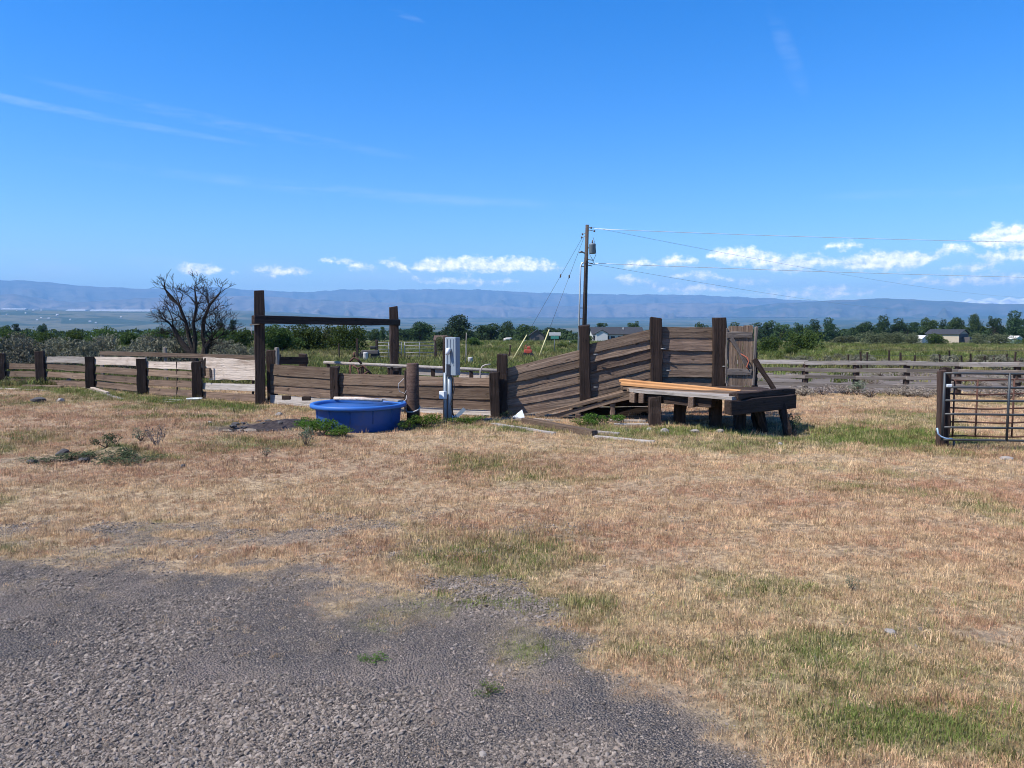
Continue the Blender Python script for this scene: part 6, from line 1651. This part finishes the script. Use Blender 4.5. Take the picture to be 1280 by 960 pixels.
# ================================================================== GRASS AND GRAVEL
def tuft_mesh(seed, blades, h, spread, wid, lean=0.5):
    rng = np.random.default_rng(seed); V = []; Fc = []
    for i in range(blades):
        a = rng.uniform(0, 6.283); r_ = spread * math.sqrt(rng.uniform()); bx, by = r_ * math.cos(a), r_ * math.sin(a)
        L = h * rng.uniform(0.45, 1.15); an = rng.uniform(0, 6.283); tl = abs(rng.normal(0, lean)); w = wid * rng.uniform(0.6, 1.2)
        dx, dy = math.cos(an), math.sin(an); pa = rng.uniform(0, 6.283); sx, sy = math.cos(pa) * w / 2, math.sin(pa) * w / 2
        m = (bx + dx * L * 0.35 * math.sin(tl), by + dy * L * 0.35 * math.sin(tl), L * 0.55 * math.cos(tl * 0.6))
        t_ = (bx + dx * L * math.sin(tl), by + dy * L * math.sin(tl), L * math.cos(tl))
        o = len(V); V += [(bx - sx, by - sy, -0.01), (bx + sx, by + sy, -0.01), (m[0] + sx * 0.8, m[1] + sy * 0.8, m[2]), (m[0] - sx * 0.8, m[1] - sy * 0.8, m[2]), t_]
        Fc += [(o, o + 1, o + 2, o + 3), (o + 3, o + 2, o + 4)]
    me = bpy.data.meshes.new('tuft'); me.from_pydata(V, [], Fc); return me
def build_grass():
    rng = np.random.default_rng(5)
    protos = [tuft_mesh(i, 20, 0.052, 0.080, 0.0050, 1.0) for i in range(4)] + [tuft_mesh(9 + i, 18, 0.034, 0.095, 0.0055, 1.35) for i in range(2)] + [tuft_mesh(15 + i, 9, 0.11, 0.06, 0.0045, 0.6) for i in range(2)]
    for m in protos: m.materials.append(M['blade'])
    col = make_collection('grass_tufts', protos)
    # sample distance so that density falls with distance
    n = 190000
    d = 2.6 * np.exp(rng.uniform(0, 1, n) * math.log(29.5 / 2.6))           # pdf ~ 1/d over the fan => areal density ~ 1/d^2
    keep = rng.uniform(0, 1, n) < np.clip(d / 7.0, 0.25, 1)                   # thin the closest
    d = d[keep]; n = len(d)
    x = rng.uniform(-1, 1, n) * (0.80 * d + 1.2); y = d
    g, gr, rd, fl, pen, mud = masks(x, y)
    keep = (rng.uniform(0, 1, n) > g ** 0.7 * (1.03 - 0.12 * sst(0.52, 0.7, fbm(x * 2.4, y * 2.8, 95, 3)))) & (rng.uniform(0, 1, n) > pen) & (rng.uniform(0, 1, n) > mud * 1.1)
    keep &= np.hypot(x - TC.x, y - TC.y) > 0.84
    bare = fbm(x * 1.8, y * 2.4, 91, 3)
    keep &= rng.uniform(0, 1, n) < 0.22 + 0.95 * sst(0.36, 0.58, bare) + 0.7 * gr
    x, y, gr, rd, g = x[keep], y[keep], gr[keep], rd[keep], g[keep]; n = len(x)
    z = gza(x, y)
    s = rng.uniform(0.6, 1.25, n) * (0.8 + 0.55 * gr) * np.clip(0.42 + y * 0.045, 0.5, 1.2)
    s = np.where(g > 0.2, s * 0.6, s)
    tg = np.clip(gr * 1.5 - rng.uniform(0, 1.0, n) + 0.12 * rng.normal(size=n), 0, 1); fine = fbm(x * 2.6, y * 3.4, 97, 3); tr = np.clip(rd * 0.75 + (fine - 0.45) * 1.5 + 0.10 + rng.normal(0, 0.28, n), 0, 1)
    hgt = np.where(rng.uniform(0, 1, n) < 0.06, 2.0, rng.uniform(0.6, 1.3, n))
    rot = np.column_stack([rng.normal(0, 0.12, n), rng.normal(0, 0.12, n), rng.uniform(0, 6.283, n)])
    scatter('grass', 'short dry and green grass covering the yard', np.column_stack([x, y, z]), rot, np.column_stack([s, s, s * hgt]), np.where((rng.uniform(0, 1, n) < 0.03) & (g < 0.2), rng.integers(6, 8, n), rng.integers(0, 6, n)), np.column_stack([tg, tr, rng.uniform(0, 1, n)]), col)
    # field growth beyond the fences
    protos = [tuft_mesh(30 + i, 26, 0.42, 0.30, 0.035, 0.6) for i in range(4)]
    for m in protos: m.materials.append(M['blade_field'])
    col = make_collection('field_tufts', protos)
    n = 46000; d = 25.5 * np.exp(rng.uniform(0, 1, n) * math.log(230 / 25.5)); x = rng.uniform(-0.78, 0.78, n) * d; y = d
    g, gr, rd, fl, pen, mud = masks(x, y)
    pat = fbm(x * 0.06, y * 0.1, 71, 4)
    keep = (rng.uniform(0, 1, n) > pen * 0.965) & (rng.uniform(0, 1, n) < 0.35 + 1.2 * sst(0.38, 0.6, pat))
    x, y, pat = x[keep], y[keep], pat[keep]; n = len(x); z = gza(x, y)
    s = rng.uniform(0.45, 1.15, n) * np.clip(0.6 + y * 0.006, 0.6, 1.5)
    tg = np.clip(0.55 + 0.9 * (fbm(x * 0.03, y * 0.05, 72, 3) - 0.42) * 2 + rng.normal(0, 0.25, n), 0, 1)
    rot = np.column_stack([rng.normal(0, 0.1, n), rng.normal(0, 0.1, n), rng.uniform(0, 6.283, n)])
    scatter('field_grass', 'rough green grass and weeds filling the fields beyond the fences', np.column_stack([x, y, z]), rot, np.column_stack([s * 1.2, s * 1.2, s]), rng.integers(0, 4, n), np.column_stack([tg, np.clip(rng.normal(0.3, 0.3, n), 0, 1), rng.uniform(0, 1, n)]), col)
build_grass()
def build_gravel():
    rng = np.random.default_rng(15)
    protos = [stone_mesh(100 + i, 1) for i in range(6)]
    for m in protos: m.materials.append(M['gravel'])
    col = make_collection('gravel_stones', protos)
    n = 680000
    d = 2.4 + rng.uniform(0, 1, n) ** 1.15 * 6.4; x = rng.uniform(-1, 0.62, n) * (0.74 * d + 0.8); y = d
    g = masks(x, y)[0]
    clump = fbm(x * 0.9, y * 1.3, 44, 4)
    track = gs(y, x * 0, 4.55 - 0.16 * (x + 3), 0, 0.42, 1) * 0.55
    keep = rng.uniform(0, 1, n) < g ** 0.55 * (0.48 + 0.62 * sst(0.34, 0.66, clump)) * (1 - track)
    x, y, clump = x[keep], y[keep], clump[keep]; n = len(x)
    s = 0.0028 * np.exp(rng.normal(0, 0.52, n)) * (0.9 + 0.6 * sst(0.42, 0.65, clump)); s = np.clip(s, 0.0022, 0.015)
    gnow = masks(x, y)[0]; z = gza(x, y) + gnow * (fbm(x * 3, y * 3, 50, 3) - 0.5) * 0.04 + s * 0.25
    rot = rng.uniform(0, 6.283, (n, 3)); rot[:, :2] = rng.normal(0, 0.35, (n, 2))
    tint = np.column_stack([np.clip(rng.normal(0.42, 0.3, n), 0, 1), np.clip(rng.normal(0.05, 0.22, n), 0, 1), rng.uniform(0, 1, n)])
    scatter('gravel', 'grey crushed gravel spread over the driveway', np.column_stack([x, y, z]), rot, np.column_stack([s, s, s]) * 1.25, rng.integers(0, 6, n), tint, col)
build_gravel()
